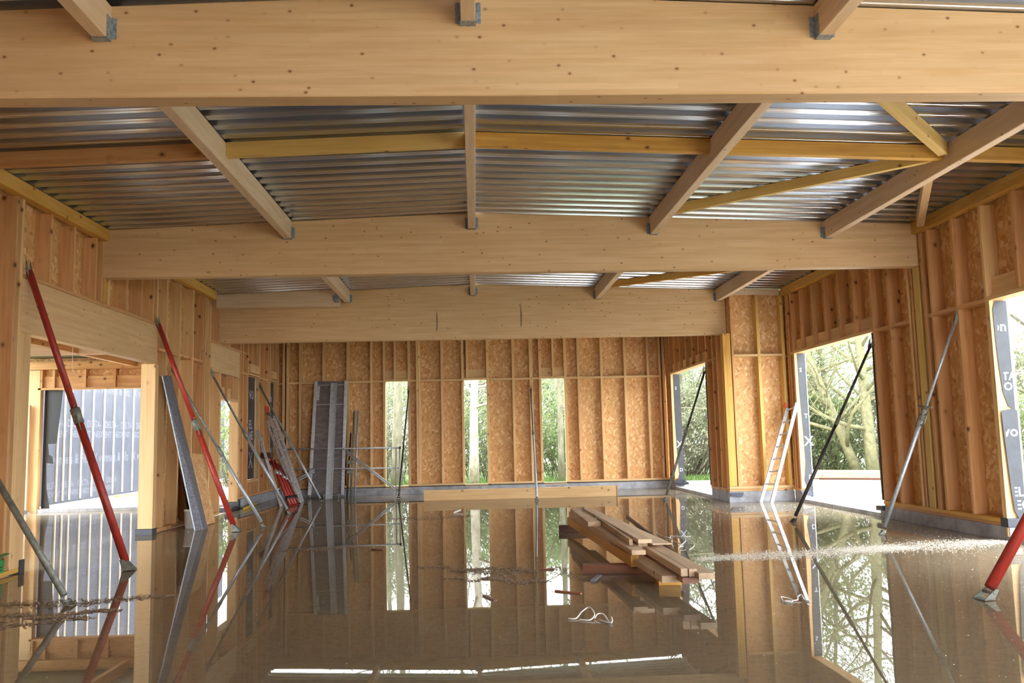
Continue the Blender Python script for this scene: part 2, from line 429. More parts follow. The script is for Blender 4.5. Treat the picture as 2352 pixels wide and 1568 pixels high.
for x, z0, z1 in ((-0.72, 3.42, 3.86), (0.94, 3.48, 3.98)):     # grey strap smudges left on the far beam
    sheet('smudge', [(x - 0.012, D3 - 0.001, z0), (x + 0.012, D3 - 0.001, z0 + 0.05), (x + 0.022, D3 - 0.001, (z0 + z1) / 2), (x + 0.006, D3 - 0.001, z1), (x - 0.008, D3 - 0.001, z1 - 0.1)], (0, -1, 0), 0.0015, plain('grey_smudge', (150, 128, 100), 0.7, 0, 0.2, 8), b3, label='dark vertical smudge')

def hanger_mesh():
    V, F = [], []
    def bx(x0, x1, y0, y1, z0, z1):
        b = len(V)
        V.extend([(x, y, z) for x in (x0, x1) for y in (y0, y1) for z in (z0, z1)])
        F.extend([tuple(b + i for i in q) for q in ((0, 1, 3, 2), (4, 6, 7, 5), (0, 4, 5, 1), (2, 3, 7, 6), (0, 2, 6, 4), (1, 5, 7, 3))])
    bx(-0.055, 0.055, -0.075, 0.0, -0.004, -0.001)                # seat under the purlin
    for s in (-1, 1):
        a, b = sorted((s * 0.0505, s * 0.0535))
        bx(a, b, -0.075, 0.0, -0.004, 0.16)                        # cheeks
        a, b = sorted((s * 0.0535, s * 0.088))
        bx(a, b, -0.004, -0.0005, 0.015, 0.165)                    # nailing wings on the beam
        for k in range(6): bx(s * 0.071 - 0.004, s * 0.071 + 0.004, -0.006, -0.004, 0.03 + k * 0.023, 0.038 + k * 0.023)
    return mesh('joist_hanger', V, F, 'hanger')
HANG = hanger_mesh()
bays = [(-1.9, D1, 'in front of the nearest beam'), (D1 + TB, D2, 'between the nearest and middle beams'), (D2 + TB, D3, 'between the middle and farthest beams'), (D3 + TB, YB, 'behind the farthest beam')]
lines = [(-2.46, 4.026, 'left'), (0.0, 4.131, 'ridge'), (2.474, 4.026, 'inner right'), (4.886, 3.941, 'outer right')]
for bi, (y0, y1, btxt) in enumerate(bays):
    for li, (x, zb, ltxt) in enumerate(lines):
        if bi == 3 and li == 3: continue
        zt = roof(x) - 0.003
        if x: zt -= 0.0021
        o = box('purlin', x - 0.05, x + 0.05, y0 + 0.002, y1 - 0.002, zb, zt, 'purlin', grain='y', c=0.005,
                label=f'{ltxt} spruce purlin {btxt}', cat='purlin', group='purlins under the roof deck')
        put('joist_hanger', HANG, Matrix.Translation((x, y1 - 0.0005, zb)), o, label='galvanised joist hanger')
def blocking(x0, x1, y, mat, label):
    p0, p1 = Vector((x0, y, roof(x0) - 0.075)), Vector((x1, y, roof(x1) - 0.075))
    bar('blocking_timber', p0, p1, 0.08, 0.145, mat, label=label, cat='timber', group='cross blocking between purlins')
for x0, x1, m_, t_ in ((XL + 0.09, -2.512, 'stud', 'dull brown cross timber at far left under the roof deck'), (-2.408, -0.052, 'yellowpale', 'yellowish cross timber left of the ridge purlin'),
                       (0.052, 2.422, 'yellow', 'yellow cross timber right of the ridge purlin'), (2.526, 4.834, 'yellow', 'yellow cross timber between the two right purlins'),
                       (4.938, 6.03, 'yellow', 'short yellow cross timber against the right wall')):
    blocking(x0, x1, 8.50, m_, t_)
def brace(p0, p1, mat, label, w=0.07, h=0.12):
    q0 = (*p0, roof(p0[0]) - h / 2 - 0.006); q1 = (*p1, roof(p1[0]) - h / 2 - 0.006)
    bar('diagonal_brace', q0, q1, w, h, mat, label=label, cat='brace', group='diagonal roof braces')
brace((2.60, 10.98), (4.80, 8.62), 'yellowpale', 'long yellow diagonal roof brace right of the ridge')
brace((2.58, 6.05), (4.77, 8.36), 'yellowpale', 'thick pale yellow brace running down to the outer right purlin', 0.09, 0.14)
brace((6.0, 11.2), (4.97, 9.0), 'pale', 'grey-white brace between outer right purlin and right wall', 0.09, 0.14)
brace((2.58, 16.5), (4.80, 14.3), 'yellow', 'yellow diagonal roof brace behind the middle beam')
# braces in the last bay, seen only in the water
brace((2.40, 17.4), (0.1, 21.0), 'yellowpale', 'diagonal brace right of the ridge behind the farthest beam')
brace((-0.1, 17.4), (-2.38, 21.0), 'yellowpale', 'diagonal brace left of the ridge behind the farthest beam')

def rim(name_label, x0, x1, y0, y1, z0, z1, mat='yellow'):
    return box('rim_beam', x0, x1, y0, y1, z0, z1, mat, grain='y', c=0.004, label=name_label, cat='beam', group='wall-top rim beams')
rim('yellow rim beam on the left wall top, nearest the camera', XL - 0.05, XL + 0.06, -1.9, D1 - 0.01, 4.03, 4.187)
rim('yellow rim beam on the left wall before the middle beam', XL - 0.05, XL + 0.06, D1 + TB + 0.01, D2 - 0.005, 4.03, 4.187)
rim('short yellow rim beam on the left wall beyond the middle beam', XL - 0.05, XL + 0.06, D2 + TB + 0.005, 16.46, 4.03, 4.187)
rim('yellow rim beam on the right wall top, nearest the camera', XR - 0.06, XR + 0.05, -1.9, D1 - 0.01, 3.985, 4.142)
rim('stained yellow rim beam on the right wall before the middle beam', XR - 0.06, XR + 0.05, D1 + TB + 0.01, D2 - 0.005, 3.985, 4.142)
rim('yellow rim beam on the right wall beyond the middle beam', XR - 0.06, XR + 0.05, D2 + TB + 0.005, 16.78, 3.99, 4.142)
bar('rim_beam', (4.9, 16.86, 4.105), (6.05, 16.86, 4.075), 0.08, 0.12, 'purlin', label='pale rim beam on the return wall beside the alcove', cat='beam', group='wall-top rim beams')
for s, xe, t_ in ((-1, -4.95, 'left'), (1, 4.85, 'right')):
    bar('rim_beam', (0.0, YB + 0.05, 4.14), (xe, YB + 0.05, 4.14 - SL * abs(xe)), 0.10, 0.26, 'yellow', label=f'{t_} half of the rim beam on the back wall top', cat='beam', group='wall-top rim beams')

# ------------------------------------------------------------------ walls
ST = 0.045
def wall(name, label):
    return empty(name, (0, 0, 0), kind='structure', label=label)
wb = wall('wall_back', 'back timber stud wall with three narrow openings')
wl = wall('wall_left', 'left timber stud wall with wide doorway')
wr = wall('wall_right', 'right timber stud wall with two wide openings')
wc = wall('wall_return', 'short stud wall facing the camera at the right')
wa = wall('wall_alcove', 'side wall of the far alcove with one opening')
# --- back wall: inner face y = YB, board behind the studs
def stud_b(x0, x1, z0, z1, mat='pale'): box('stud', x0, x1, YB, YB + DEP, z0, z1, mat, wb, grain='z')
zs0, znog, ztop = 0.25, 2.838, 4.0
full = [(-4.70, -4.64), (-4.80, -4.74), (-4.39, -4.33), (-3.81, -3.76), (-3.21, -3.15), (-2.62, -2.56), (-1.47, -1.42), (-1.415, -1.36), (-0.85, -0.79), (0.95, 1.01), (1.39, 1.48), (2.61, 2.67), (3.20, 3.26), (3.80, 3.86), (4.39, 4.45), (4.70, 4.75), (4.79, 4.855)]
for a, b in full: stud_b(a, b, zs0, ztop)
wins = [(-2.24, -1.68), (-0.27, 0.30), (1.69, 2.27)]
for (a, b), cr in zip(wins, ((-2.03, -1.98), (-0.21, -0.16), (1.97, 2.02))):
    stud_b(a - 0.06, a, 0.205, ztop, 'pale'); stud_b(b, b + 0.065, 0.205, ztop, 'pale')
    stud_b(cr[0], cr[1], 2.86, ztop)
    box('header_plate', a, b, YB, YB + DEP, 2.812, 2.86, 'pale', wb, grain='x')
    box('header_board', a, cr[0] - 0.001, YB + 0.10, YB + DEP - 0.002, 2.862, 3.083, 'pale', wb, grain='x')
    box('header_board', cr[1] + 0.001, b, YB + 0.10, YB + DEP - 0.002, 2.862, 3.083, 'pale', wb, grain='x')
    box('sill_board', a, b, YB, YB + DEP, 0.16, 0.205, 'pale', wb, grain='x')
edges = sorted([(-4.90, -4.81)] + full + [(a - 0.06, a) for a, b in wins] + [(b, b + 0.065) for a, b in wins])
for (a0, a1), (b0, b1) in zip(edges, edges[1:]):
    if b0 - a1 > 0.12 and not any(abs(a1 - w[0]) < 0.02 for w in wins):
        box('nogging', a1, b0, YB + 0.004, YB + DEP, 2.785, znog, 'pale', wb, grain='x')
xs = [-4.86, wins[0][0] - 0.06, wins[0][1] + 0.065, wins[1][0] - 0.06, wins[1][1] + 0.065, wins[2][0] - 0.06, wins[2][1] + 0.065, 4.855]
for i in range(0, 8, 2): box('sill_plate', xs[i], xs[i + 1], YB, YB + DEP, 0.195, 0.248, 'pale', wb, grain='x')
def osb_b(x0, x1, z0, z1): box('strand_board', x0 + 0.0015, x1 - 0.0015, YB + DEP, YB + DEP + 0.016, z0, z1, 'osb', wb, grain='z', c=0.001)
for x0, x1 in ((-5.06, -3.785), (-3.785, -2.59), (-2.59, -2.24), (-1.68, -0.82), (-0.82, -0.27), (0.30, 0.98), (0.98, 1.69), (2.27, 3.23), (3.23, 4.42), (4.42, 5.04)): osb_b(x0, x1, 0.2, 2.81)
for x0, x1 in ((-5.06, -3.785), (-3.785, -2.59), (-2.59, -1.415), (-1.415, -0.30), (-0.30, 0.98), (0.98, 2.0), (2.0, 3.23), (3.23, 4.42), (4.42, 5.04)): osb_b(x0, x1, 2.813, 4.10)
box('top_plate', -5.06, 0, YB, YB + DEP, 3.96, 4.005, 'stud', wb, grain='x'); box('top_plate', 0, 5.04, YB, YB + DEP, 3.96, 4.005, 'stud', wb, grain='x')
box('concrete_plinth', -5.06, 5.04, YB + 0.012, YB + 0.26, -0.3, 0.175, 'concrete', wb, grain='x')
box('damp_strip', -5.06, 5.04, YB - 0.004, YB + 0.2, 0.176, 0.194, 'black', wb, grain='x')

# --- left wall: inner face x = XL, board on the outside
def stud_l(y0, y1, z0, z1, mat='stud', dep=DEP): box('stud', XL - dep, XL, y0, y1, z0, z1, mat, wl, grain='z')
for y in (6.6, 7.2, 7.8, 8.36, 8.92): stud_l(y, y + ST, 0.06, 4.025)
stud_l(9.38, 9.425, 0.06, 4.025)
stud_l(9.50, 9.548, 0.06, 4.025, 'pale')
box('post', XL - 0.16, XL, 9.552, 9.78, 0.06, 2.568, 'pale', wl, grain='z')
box('lintel', XL - 0.14, XL + 0.002, 9.552, 13.56, 2.572, 3.165, 'glulam', wl, grain='y', c=0.006)
box('lintel_plate', XL - DEP, XL - 0.002, 9.552, 13.56, 3.168, 3.212, 'stud', wl, grain='y')
for y in (10.14, 10.73, 11.35): stud_l(y, y + ST, 3.214, 4.025)
stud_l(11.55, D2 - 0.004, 3.214, 4.025); stud_l(D2 + 0.02, D2 + 0.14, 3.214, 3.538, 'yellow'); stud_l(D2 + TB + 0.004, D2 + TB + 0.05, 3.214, 4.025, 'pale')
for y in (12.36, 12.92, 13.40): stud_l(y, y + ST, 3.214, 4.025)
box('post', XL - 0.22, XL, 13.56, 13.70, 0.06, 2.57, 'pale', wl, grain='z')
stud_l(13.562, 13.61, 2.572, 4.025, 'pale'); 
for y in (13.98, 14.62, 15.30): stud_l(y, y + 0.055, 0.06, 4.025, 'pale')
stud_l(15.86, 15.91, 0.06, 4.025); stud_l(15.98, 16.03, 0.06, 4.025)
stud_l(16.30, 16.345, 0.06, 3.92, 'pale')
for a, b in ((13.70, 13.978), (14.037, 14.618), (14.677, 15.298), (15.357, 15.858)): box('nogging', XL - DEP, XL - 0.004, a, b, 2.79, 2.838, 'stud', wl, grain='y')
box('sill_plate', XL - DEP, XL, 6.0, 9.78, 0.012, 0.058, 'yellow', wl, grain='y'); box('sill_plate', XL - DEP, XL, 13.56, 17.02, 0.012, 0.058, 'stud', wl, grain='y')
# second doorway
box('lintel', XL - 0.12, XL + 0.002, 16.35, 18.33, 2.69, 3.222, 'glulam', wl, grain='y', c=0.006)
box('lintel_plate', XL - DEP, XL, 16.35, 18.9, 3.224, 3.268, 'stud', wl, grain='y')
stud_l(16.70, 16.745, 3.27, 3.92)
stud_l(16.95, 17.03, 0.06, 2.688, 'pale'); stud_l(18.26, 18.34, 0.16, 2.688, 'pale')
box('header_plate', XL - DEP, XL, 17.032, 18.258, 2.19, 2.235, 'pale', wl, grain='y')
for y in (17.42, 17.86): stud_l(y, y + ST, 2.236, 2.688)
for a, b in ((17.032, 17.418), (17.467, 17.858)): box('header_board', XL - 0.12, XL - 0.04, a, b, 2.24, 2.44, 'pale', wl, grain='y')
# beyond the second doorway: two narrow openings covered by membrane
for y in (18.345, 18.42, 18.62, 19.02, 20.005, 20.06, 20.45, 20.85, 21.06, 21.81, 21.93): stud_l(y, y + ST, 0.25, 4.04, 'pale' if y in (20.005, 21.06) else 'stud')
for a, b, s in ((19.067, 20.003, 0.55), (21.107, 21.808, 0.89)):
    box('header_plate', XL - DEP, XL, a, b, 2.815, 2.86, 'pale', wl, grain='y')
    box('header_board', XL - 0.09, XL - 0.005, a + 0.2, b, 2.88, 3.07, 'pale', wl, grain='y')
    box('sill_board', XL - DEP, XL, a, b, s - 0.045, s, 'pale', wl, grain='y')
    for k in (0.33, 0.66): stud_l(a + (b - a) * k, a + (b - a) * k + ST, 0.25, s - 0.046)
    for k in (0.35, 0.75): stud_l(a + (b - a) * k, a + (b - a) * k + ST, 3.08, 4.025)
for a, b in ((18.467, 18.618), (18.667, 19.018), (20.107, 20.448), (20.497, 20.848)): box('nogging', XL - DEP, XL - 0.004, a, b, 2.79, 2.838, 'stud', wl, grain='y')
box('sill_plate', XL - DEP, XL, 18.345, 21.99, 0.20, 0.248, 'stud', wl, grain='y')
box('concrete_plinth', XL - 0.22, XL - 0.01, 18.42, 22.0, -0.3, 0.19, 'concrete', wl, grain='y')
def osb_l(y0, y1, z0, z1): box('strand_board', XL - DEP - 0.016, XL - DEP, y0 + 0.0015, y1 - 0.0015, z0, z1, 'osb', wl, grain='z', c=0.001)
for y0, y1 in ((4.8, 6.0), (6.0, 7.2), (7.2, 8.4), (8.4, 9.55)): osb_l(y0, y1, 0.06, 2.85)
for y0, y1 in ((4.8, 6.0), (6.0, 7.2), (7.2, 8.4), (8.4, 9.55)): osb_l(y0, y1, 2.853, 4.172)
for y0, y1 in ((9.55, 10.75), (10.75, 11.95), (11.95, 13.15), (13.15, 13.6)): osb_l(y0, y1, 3.17, 4.172)
for y0, y1 in ((13.6, 14.65), (14.65, 15.9), (15.9, 16.95)): osb_l(y0, y1, 0.06, 2.81); 
for y0, y1 in ((13.6, 14.65), (14.65, 15.9), (15.9, 16.95)): osb_l(y0, y1, 2.813, 4.172)
osb_l(16.95, 18.34, 2.19, 4.172)
osb_l(18.34, 19.05, 0.2, 2.81); osb_l(20.02, 21.08, 0.2, 2.81); osb_l(21.83, 22.19, 0.2, 2.81); osb_l(18.34, 20.02, 2.813, 4.172); osb_l(20.02, 22.19, 2.813, 4.172)
osb_l(19.05, 20.02, 0.2, 0.55); osb_l(21.08, 21.83, 0.2, 0.89)
for (a, b, s), words in zip(((19.0, 20.05, 0.5, ), (21.0, 21.9, 0.84)), ((('VO', 2.32, 0.27), ('EL', 1.66, 0.27), ('NE', 1.42, 0.27), ('X', 0.80, 0.5)), (('ls', 2.34, 0.24), ('& F', 1.10, 0.17)))):
    box('membrane', XL - 0.098, XL - 0.094, a + 0.07, b - 0.05, s + 0.055, 2.81, 'membrane', wl, grain='z', c=0.0005, label='dark printed wind membrane over the opening')
    for wd_, z, sz in words: text('print', wd_, (XL - 0.0925, a + 0.50, z), (0, 1, 0), (0, 0, 1), sz, 'print', wl, 0.004)
# base wraps of black damp-proof membrane round the posts
def wrap(name, x0, x1, y0, y1, z0, z1, parent): box(name, x0, x1, y0, y1, z0, z1, 'membrane', parent, c=0.008, label='dark damp-proof wrap')
wrap('base_wrap', XL - 0.24, XL + 0.012, 13.53, 13.72, -0.02, 0.085, wl)
wrap('base_wrap', XL - 0.2, XL + 0.012, 9.70, 9.80, -0.02, 0.14, wl)
wrap('base_wrap', XL - 0.26, XL + 0.02, 18.30, 18.45, -0.02, 0.20, wl)
wrap('base_wrap', XL - 0.26, XL + 0.0, 17.85, 18.295, -0.02, 0.07, wl)

# --- right wall: inner face x = XR
def stud_r(y0, y1, z0, z1, mat='stud'): box('stud', XR, XR + DEP, y0, y1, z0, z1, mat, wr, grain='z')
for y0, m_ in ((13.03, 'stud'), (12.50, 'stud'), (11.895, 'pale'), (11.29, 'stud'), (10.68, 'stud'), (10.05, 'pale')): stud_r(y0, y0 + 0.05, 0.252, 3.98, m_)
stud_r(D2 + 0.012, D2 + 0.164, 0.252, 3.538, 'yellowpale'); stud_r(11.46, 11.53, 0.252, 3.98); stud_r(11.80, 11.845, 0.252, 3.98)
box('sill_plate', XR - 0.001, XR + DEP, 10.02, 13.09, 0.20, 0.25, 'yellow', wr, grain='y')
box('sole_board', XR + 0.012, XR + DEP, 10.02, 13.09, 0.162, 0.199, 'stud', wr, grain='y')
box('concrete_plinth', XR + 0.01, XR + 0.22, 10.0, 13.24, -0.3, 0.16, 'concrete', wr, grain='y')
for a, b in ((10.102, 10.678), (10.732, 11.288), (11.342, 11.458), (11.947, 12.498), (12.552, 13.028)): box('nogging', XR + 0.004, XR + DEP, a, b, 2.80, 2.85, 'stud', wr, grain='y')
# big opening beyond the middle beam (o5) and big opening near the camera (o6)
for y in (13.66, 14.23, 14.81, 15.37, 15.97, 16.45, 16.62, 16.72): stud_r(y, y + 0.05, 2.862 if y < 16.4 else 0.252, 3.98)
box('header_plate', XR - 0.002, XR + DEP, 13.08, 16.448, 2.81, 2.86, 'pale', wr, grain='y')
hy = [13.08, 13.66, 14.23, 14.81, 15.37, 15.97, 16.45]
for a, b in zip(hy, hy[1:]): box('header_board', XR + 0.07, XR + DEP - 0.002, a + 0.052, b - 0.002, 2.862, 3.07, 'pale', wr, grain='y')
box('nogging', XR + 0.004, XR + DEP, 16.502, 16.618, 2.80, 2.85, 'stud', wr, grain='y')
box('sill_plate', XR, XR + DEP, 16.45, 16.80, 0.20, 0.25, 'stud', wr, grain='y')
box('concrete_plinth', XR + 0.01, XR + 0.22, 16.42, 16.80, -0.3, 0.198, 'concrete', wr, grain='y')
box('door_threshold', XR + 0.01, XR + 0.24, 13.245, 16.415, -0.3, 0.055, 'concrete', wr, grain='y')
for y in (9.42, 8.82, 8.2, 7.6): stud_r(y, y + 0.05, 2.862, 3.98)
box('header_plate', XR - 0.002, XR + DEP, 6.95, 10.048, 2.81, 2.86, 'pale', wr, grain='y')
hy = [6.95, 7.6, 8.2, 8.82, 9.42, 10.05]
for a, b in zip(hy, hy[1:]): box('header_board', XR + 0.07, XR + DEP - 0.002, a + 0.052, b - 0.002, 2.862, 3.09, 'pale', wr, grain='y')
box('door_threshold', XR + 0.01, XR + 0.24, 6.95, 9.995, -0.3, 0.055, 'concrete', wr, grain='y')
for y in (6.9, 6.4, 5.95): stud_r(y, y + 0.05, 0.252, 3.98)
box('sill_plate', XR, XR + DEP, 5.9, 6.95, 0.20, 0.25, 'stud', wr, grain='y'); box('concrete_plinth', XR + 0.01, XR + 0.22, 5.9, 6.95, -0.3, 0.198, 'concrete', wr, grain='y')
def osb_r(y0, y1, z0, z1): box('strand_board', XR + DEP, XR + DEP + 0.016, y0 + 0.0015, y1 - 0.0015, z0, z1, 'osb', wr, grain='z', c=0.001)
for y0, y1 in ((10.02, 10.9), (10.9, 12.0), (12.0, 13.09)): osb_r(y0, y1, 0.17, 2.81)
osb_r(5.9, 6.98, 0.17, 2.81); osb_r(16.45, 17.0, 0.17, 2.81)
for y0, y1 in ((5.9, 7.2), (7.2, 8.45), (8.45, 9.7), (9.7, 10.9), (10.9, 12.1), (12.1, 13.3), (13.3, 14.5), (14.5, 15.7), (15.7, 17.0)): osb_r(y0, y1, 2.813, 4.128)
# membrane lining on the jambs of the right openings
def flap(name, pts, parent, mat='membrane', axis='y', thick=0.004): return sheet(name, pts, (0, -1, 0) if axis == 'y' else (-1, 0, 0), thick, mat, parent, label='loose grey printed membrane')
yj = 10.02
box('jamb_board', XR - 0.002, XR + DEP + 0.016, yj - 0.006, yj + 0.028, 0.05, 2.808, 'pale', wr, grain='z')
J = lambda x, z, y=yj - 0.012: (XR + x, y, z)
flap('membrane_flap', [J(0.20, 2.80), J(0.06, 2.80), J(0.03, 2.70), J(0.035, 2.35), J(0.045, 2.05), J(0.07, 1.72), J(0.12, 1.55), J(0.20, 1.50)], wr)
flap('membrane_flap', [J(0.21, 1.50, yj - 0.03), J(0.14, 1.52, yj - 0.03), J(0.02, 1.50, yj - 0.03), J(0.03, 1.2, yj - 0.03), J(0.045, 0.9, yj - 0.03), J(0.06, 0.6, yj - 0.03), J(0.08, 0.35, yj - 0.03), J(0.155, 0.18, yj - 0.03), J(0.14, 0.02, yj - 0.03), J(0.21, 0.02, yj - 0.03)], wr)
flap('outer_strip', [J(0.245, 2.80, yj), J(0.20, 2.80, yj), J(0.215, 0.02, yj), J(0.26, 0.02, yj)], wr, 'galvdull')
for s_, x_, z_, sz, yy, c_ in (('on', 0.0, 2.44, 0.17, 0.0172, (0.07, 0.185)), ('TA', 0.075, 1.86, 0.13, 0.0172, (0.02, 0.13)), ('O V', 0.085, 1.74, 0.13, 0.0172, (0.0, 0.115)), ('von', 0.02, 1.20, 0.18, 0.0352, (0.03, 0.175)), ('ELT', 0.06, 0.51, 0.15, 0.0352, (0.04, 0.145)), ('EO', 0.09, 0.36, 0.15, 0.0352, (0.03, 0.115))):
    text('print', s_, (XR + x_, yj - yy, z_), (1, 0, 0), (0, 0, 1), sz, 'print', wr, 0.003, c_)
yj5 = 16.44
box('jamb_board', XR - 0.002, XR + DEP + 0.016, yj5 - 0.03, yj5 + 0.004, 0.25, 2.808, 'pale', wr, grain='z')
J = lambda x, z: (XR + x, yj5 - 0.034, z)
flap('membrane_flap', [J(0.20, 2.80), J(0.055, 2.80), J(0.06, 2.1), J(0.085, 1.4), J(0.10, 0.75), J(0.06, 0.4), J(0.12, 0.2), J(0.19, 0.09), J(0.21, 0.12)], wr)
sheet('flashing', [(XR - 0.04, yj5 - 0.05, 0.215), (XR + 0.16, yj5 - 0.05, 0.205), (XR + 0.2, yj5 - 0.05, 0.12), (XR, yj5 - 0.05, 0.15)], (0, 1, 0), 0.05, 'membranelight', wr, label='grey flashing flap')
sheet('edge_strip', [(XR + 0.215, yj5 - 0.034, 2.80), (XR + 0.198, yj5 - 0.034, 2.80), (XR + 0.206, yj5 - 0.034, 0.1), (XR + 0.223, yj5 - 0.034, 0.1)], (0, -1, 0), 0.01, 'white', wr)
for s_, x_, z_, sz in (('S', 0.08, 2.45, 0.11), ('T', 0.12, 1.57, 0.12), ('X', 0.09, 1.05, 0.26), ('D', 0.14, 0.42, 0.12)):
    text('print', s_, (XR + x_, yj5 - 0.0395, z_), (1, 0, 0), (0, 0, 1), sz, 'print', wr, 0.002)
sheet('membrane_edge', [(XR - 0.012, 13.10, 2.80), (XR - 0.012, 13.125, 2.2), (XR - 0.012, 13.11, 1.6), (XR - 0.012, 13.13, 0.9), (XR - 0.012, 13.12, 0.26), (XR - 0.012, 13.085, 0.26), (XR - 0.012, 13.085, 2.80)], (1, 0, 0), 0.2, 'black', wr, label='black membrane edge on the jamb')
sheet('flashing', [(XR - 0.03, 13.09, 0.175), (XR - 0.03, 13.30, 0.165), (XR + 0.2, 13.30, 0.165), (XR + 0.2, 13.09, 0.175)], (0, 0, -1), 0.07, 'membrane', wr, label='grey flashing flap')
wrap('base_wrap', XR - 0.012, XR + 0.2, 9.985, 10.13, 0.155, 0.26, wr)

# --- return wall: inner face y = 16.80
YC = 16.80
box('post', 4.87, 5.02, YC - 0.002, YC + DEP, 0.30, 3.262, 'yellow', wc, grain='z')
for a, b, z1, m_ in ((5.04, 5.085, 4.0, 'redplank'), (5.553, 5.613, 4.0, 'yellowpale'), (6.04, 6.10, 4.0, 'yellowpale')): box('stud', a, b, YC, YC + DEP, 0.30, z1, 'stud' if m_ == 'redplank' else m_, wc, grain='z')
for a, b in ((5.087, 5.551), (5.615, 6.038)): box('nogging', a, b, YC + 0.003, YC + DEP, 2.80, 2.85, 'pale', wc, grain='x')
box('sill_plate', 4.87, 6.12, YC, YC + DEP, 0.245, 0.298, 'pale', wc, grain='x')
box('sole_board', 4.87, 6.12, YC + 0.01, YC + DEP, 0.20, 0.243, 'stud', wc, grain='x')
box('concrete_plinth', 4.86, 6.14, YC + 0.015, YC + 0.24, -0.3, 0.198, 'concrete', wc, grain='x')
for a, b in ((5.025, 5.58), (5.58, 6.30)):
    box('strand_board', a + 0.0015, b - 0.0015, YC + DEP, YC + DEP + 0.016, 0.2, 2.81, 'osb', wc, grain='z', c=0.001)
    box('strand_board', a + 0.0015, b - 0.0015, YC + DEP, YC + DEP + 0.016, 2.813, 4.125, 'osb', wc, grain='z', c=0.001)
sheet('flashing', [(4.83, YC - 0.03, 0.185), (5.13, YC - 0.03, 0.175), (5.10, YC - 0.03, 0.10), (4.9, YC - 0.03, 0.12)], (0, 1, 0), 0.03, 'membranelight', wc, label='grey flashing flap')

# --- alcove wall: inner face x = XA, from the return wall back to the corner
XA = 4.86
def stud_a(y0, y1, z0, z1, mat='stud'): box('stud', XA, XA + DEP, y0, y1, z0, z1, mat, wa, grain='z')
for y in (17.25, 17.55, 18.05, 21.45, 21.68, 21.9): stud_a(y, y + 0.05, 0.252, 3.98)
for y in (18.62, 19.2, 19.78, 20.36, 20.94): stud_a(y, y + 0.05, 2.862, 3.98)
box('header_plate', XA - 0.002, XA + DEP, 18.102, 21.448, 2.81, 2.86, 'pale', wa, grain='y')
hy = [18.05, 18.62, 19.2, 19.78, 20.36, 20.94, 21.45]
for a, b in zip(hy, hy[1:]): box('header_board', XA + 0.07, XA + DEP - 0.002, a + 0.052, b - 0.002, 2.862, 3.06, 'pale', wa, grain='y')
for a, b in ((17.302, 17.548), (17.602, 18.048), (21.502, 21.678)): box('nogging', XA + 0.004, XA + DEP, a, b, 2.80, 2.85, 'stud', wa, grain='y')
for a, b in ((17.06, 18.1), (21.45, 22.0)):
    box('sill_plate', XA, XA + DEP, a, b, 0.20, 0.25, 'stud', wa, grain='y'); box('concrete_plinth', XA + 0.01, XA + 0.22, a, b, -0.3, 0.198, 'concrete', wa, grain='y')
    box('strand_board', XA + DEP, XA + DEP + 0.016, a, b, 0.17, 2.81, 'osb', wa, grain='z', c=0.001)
for a, b in ((17.0, 18.2), (18.2, 19.4), (19.4, 20.6), (20.6, 22.2)): box('strand_board', XA + DEP, XA + DEP + 0.016, a + 0.0015, b - 0.0015, 2.813, 4.172, 'osb', wa, grain='z', c=0.001)
box('door_threshold', XA + 0.01, XA + 0.24, 18.105, 21.445, -0.3, 0.055, 'concrete', wa, grain='y')
yja = 21.44
box('jamb_board', XA - 0.002, XA + DEP + 0.016, yja - 0.03, yja + 0.004, 0.25, 2.808, 'pale', wa, grain='z')
J = lambda x, z: (XA + x, yja - 0.034, z)
flap('membrane_flap', [J(0.22, 2.80), J(0.06, 2.80), J(0.065, 1.6), J(0.085, 0.8), J(0.11, 0.35), J(0.05, 0.18), J(0.20, 0.06), J(0.30, 0.12), J(0.24, 0.3)], wa)
for s_, x_, z_, sz in (('S', 0.09, 2.42, 0.11), ('X', 0.07, 1.0, 0.24), ('D', 0.12, 0.42, 0.12)): text('print', s_, (XA + x_, yja - 0.0395, z_), (1, 0, 0), (0, 0, 1), sz, 'print', wa, 0.002)
sheet('membrane_edge', [(XA - 0.012, 18.09, 2.80), (XA - 0.012, 18.13, 2.3), (XA - 0.012, 18.11, 1.5), (XA - 0.012, 18.14, 0.8), (XA - 0.012, 18.12, 0.26), (XA - 0.012, 18.085, 0.26), (XA - 0.012, 18.085, 2.80)], (1, 0, 0), 0.2, 'black', wa, label='black membrane edge on the jamb')
sheet('loose_wrap', [(XA - 0.02, 21.36, 0.17), (XA + 0.12, 21.3, 0.13), (XA + 0.3, 21.25, 0.16), (XA + 0.2, 21.4, 0.22), (XA + 0.0, 21.42, 0.21)], (0, 0, -1), 0.05, 'membrane', wa, label='crumpled loose membrane')

# ------------------------------------------------------------------ annex seen through the left doorway
wx = wall('wall_annex', 'far wall of the annex seen through the left doorway')
YX = 18.90
box('rim_board', -9.6, -5.08, YX - 0.04, YX + 0.1, 2.99, 3.16, 'stud', wx, grain='x')
box('header_plate', -9.25, -5.10, YX, YX + 0.16, 2.56, 2.60, 'stud', wx, grain='x')
hx = [-9.19, -8.93, -8.28, -7.66, -7.04, -6.4, -5.75, -5.14]
for x in hx: box('stud', x - 0.025, x + 0.025, YX, YX + 0.16, 2.602, 2.985, 'stud', wx, grain='z')
for a, b in zip(hx, hx[1:]): box('header_board', a + 0.027, b - 0.027, YX + 0.07, YX + 0.15, 2.602, 2.85, 'stud', wx, grain='x')
box('strand_board', -9.6, -5.08, YX + 0.161, YX + 0.177, 2.56, 3.3, 'osb', wx, grain='x', c=0.001)
box('post', -9.46, -9.19, YX, YX + 0.14, 0.0, 2.98, 'pale', wx, grain='z')
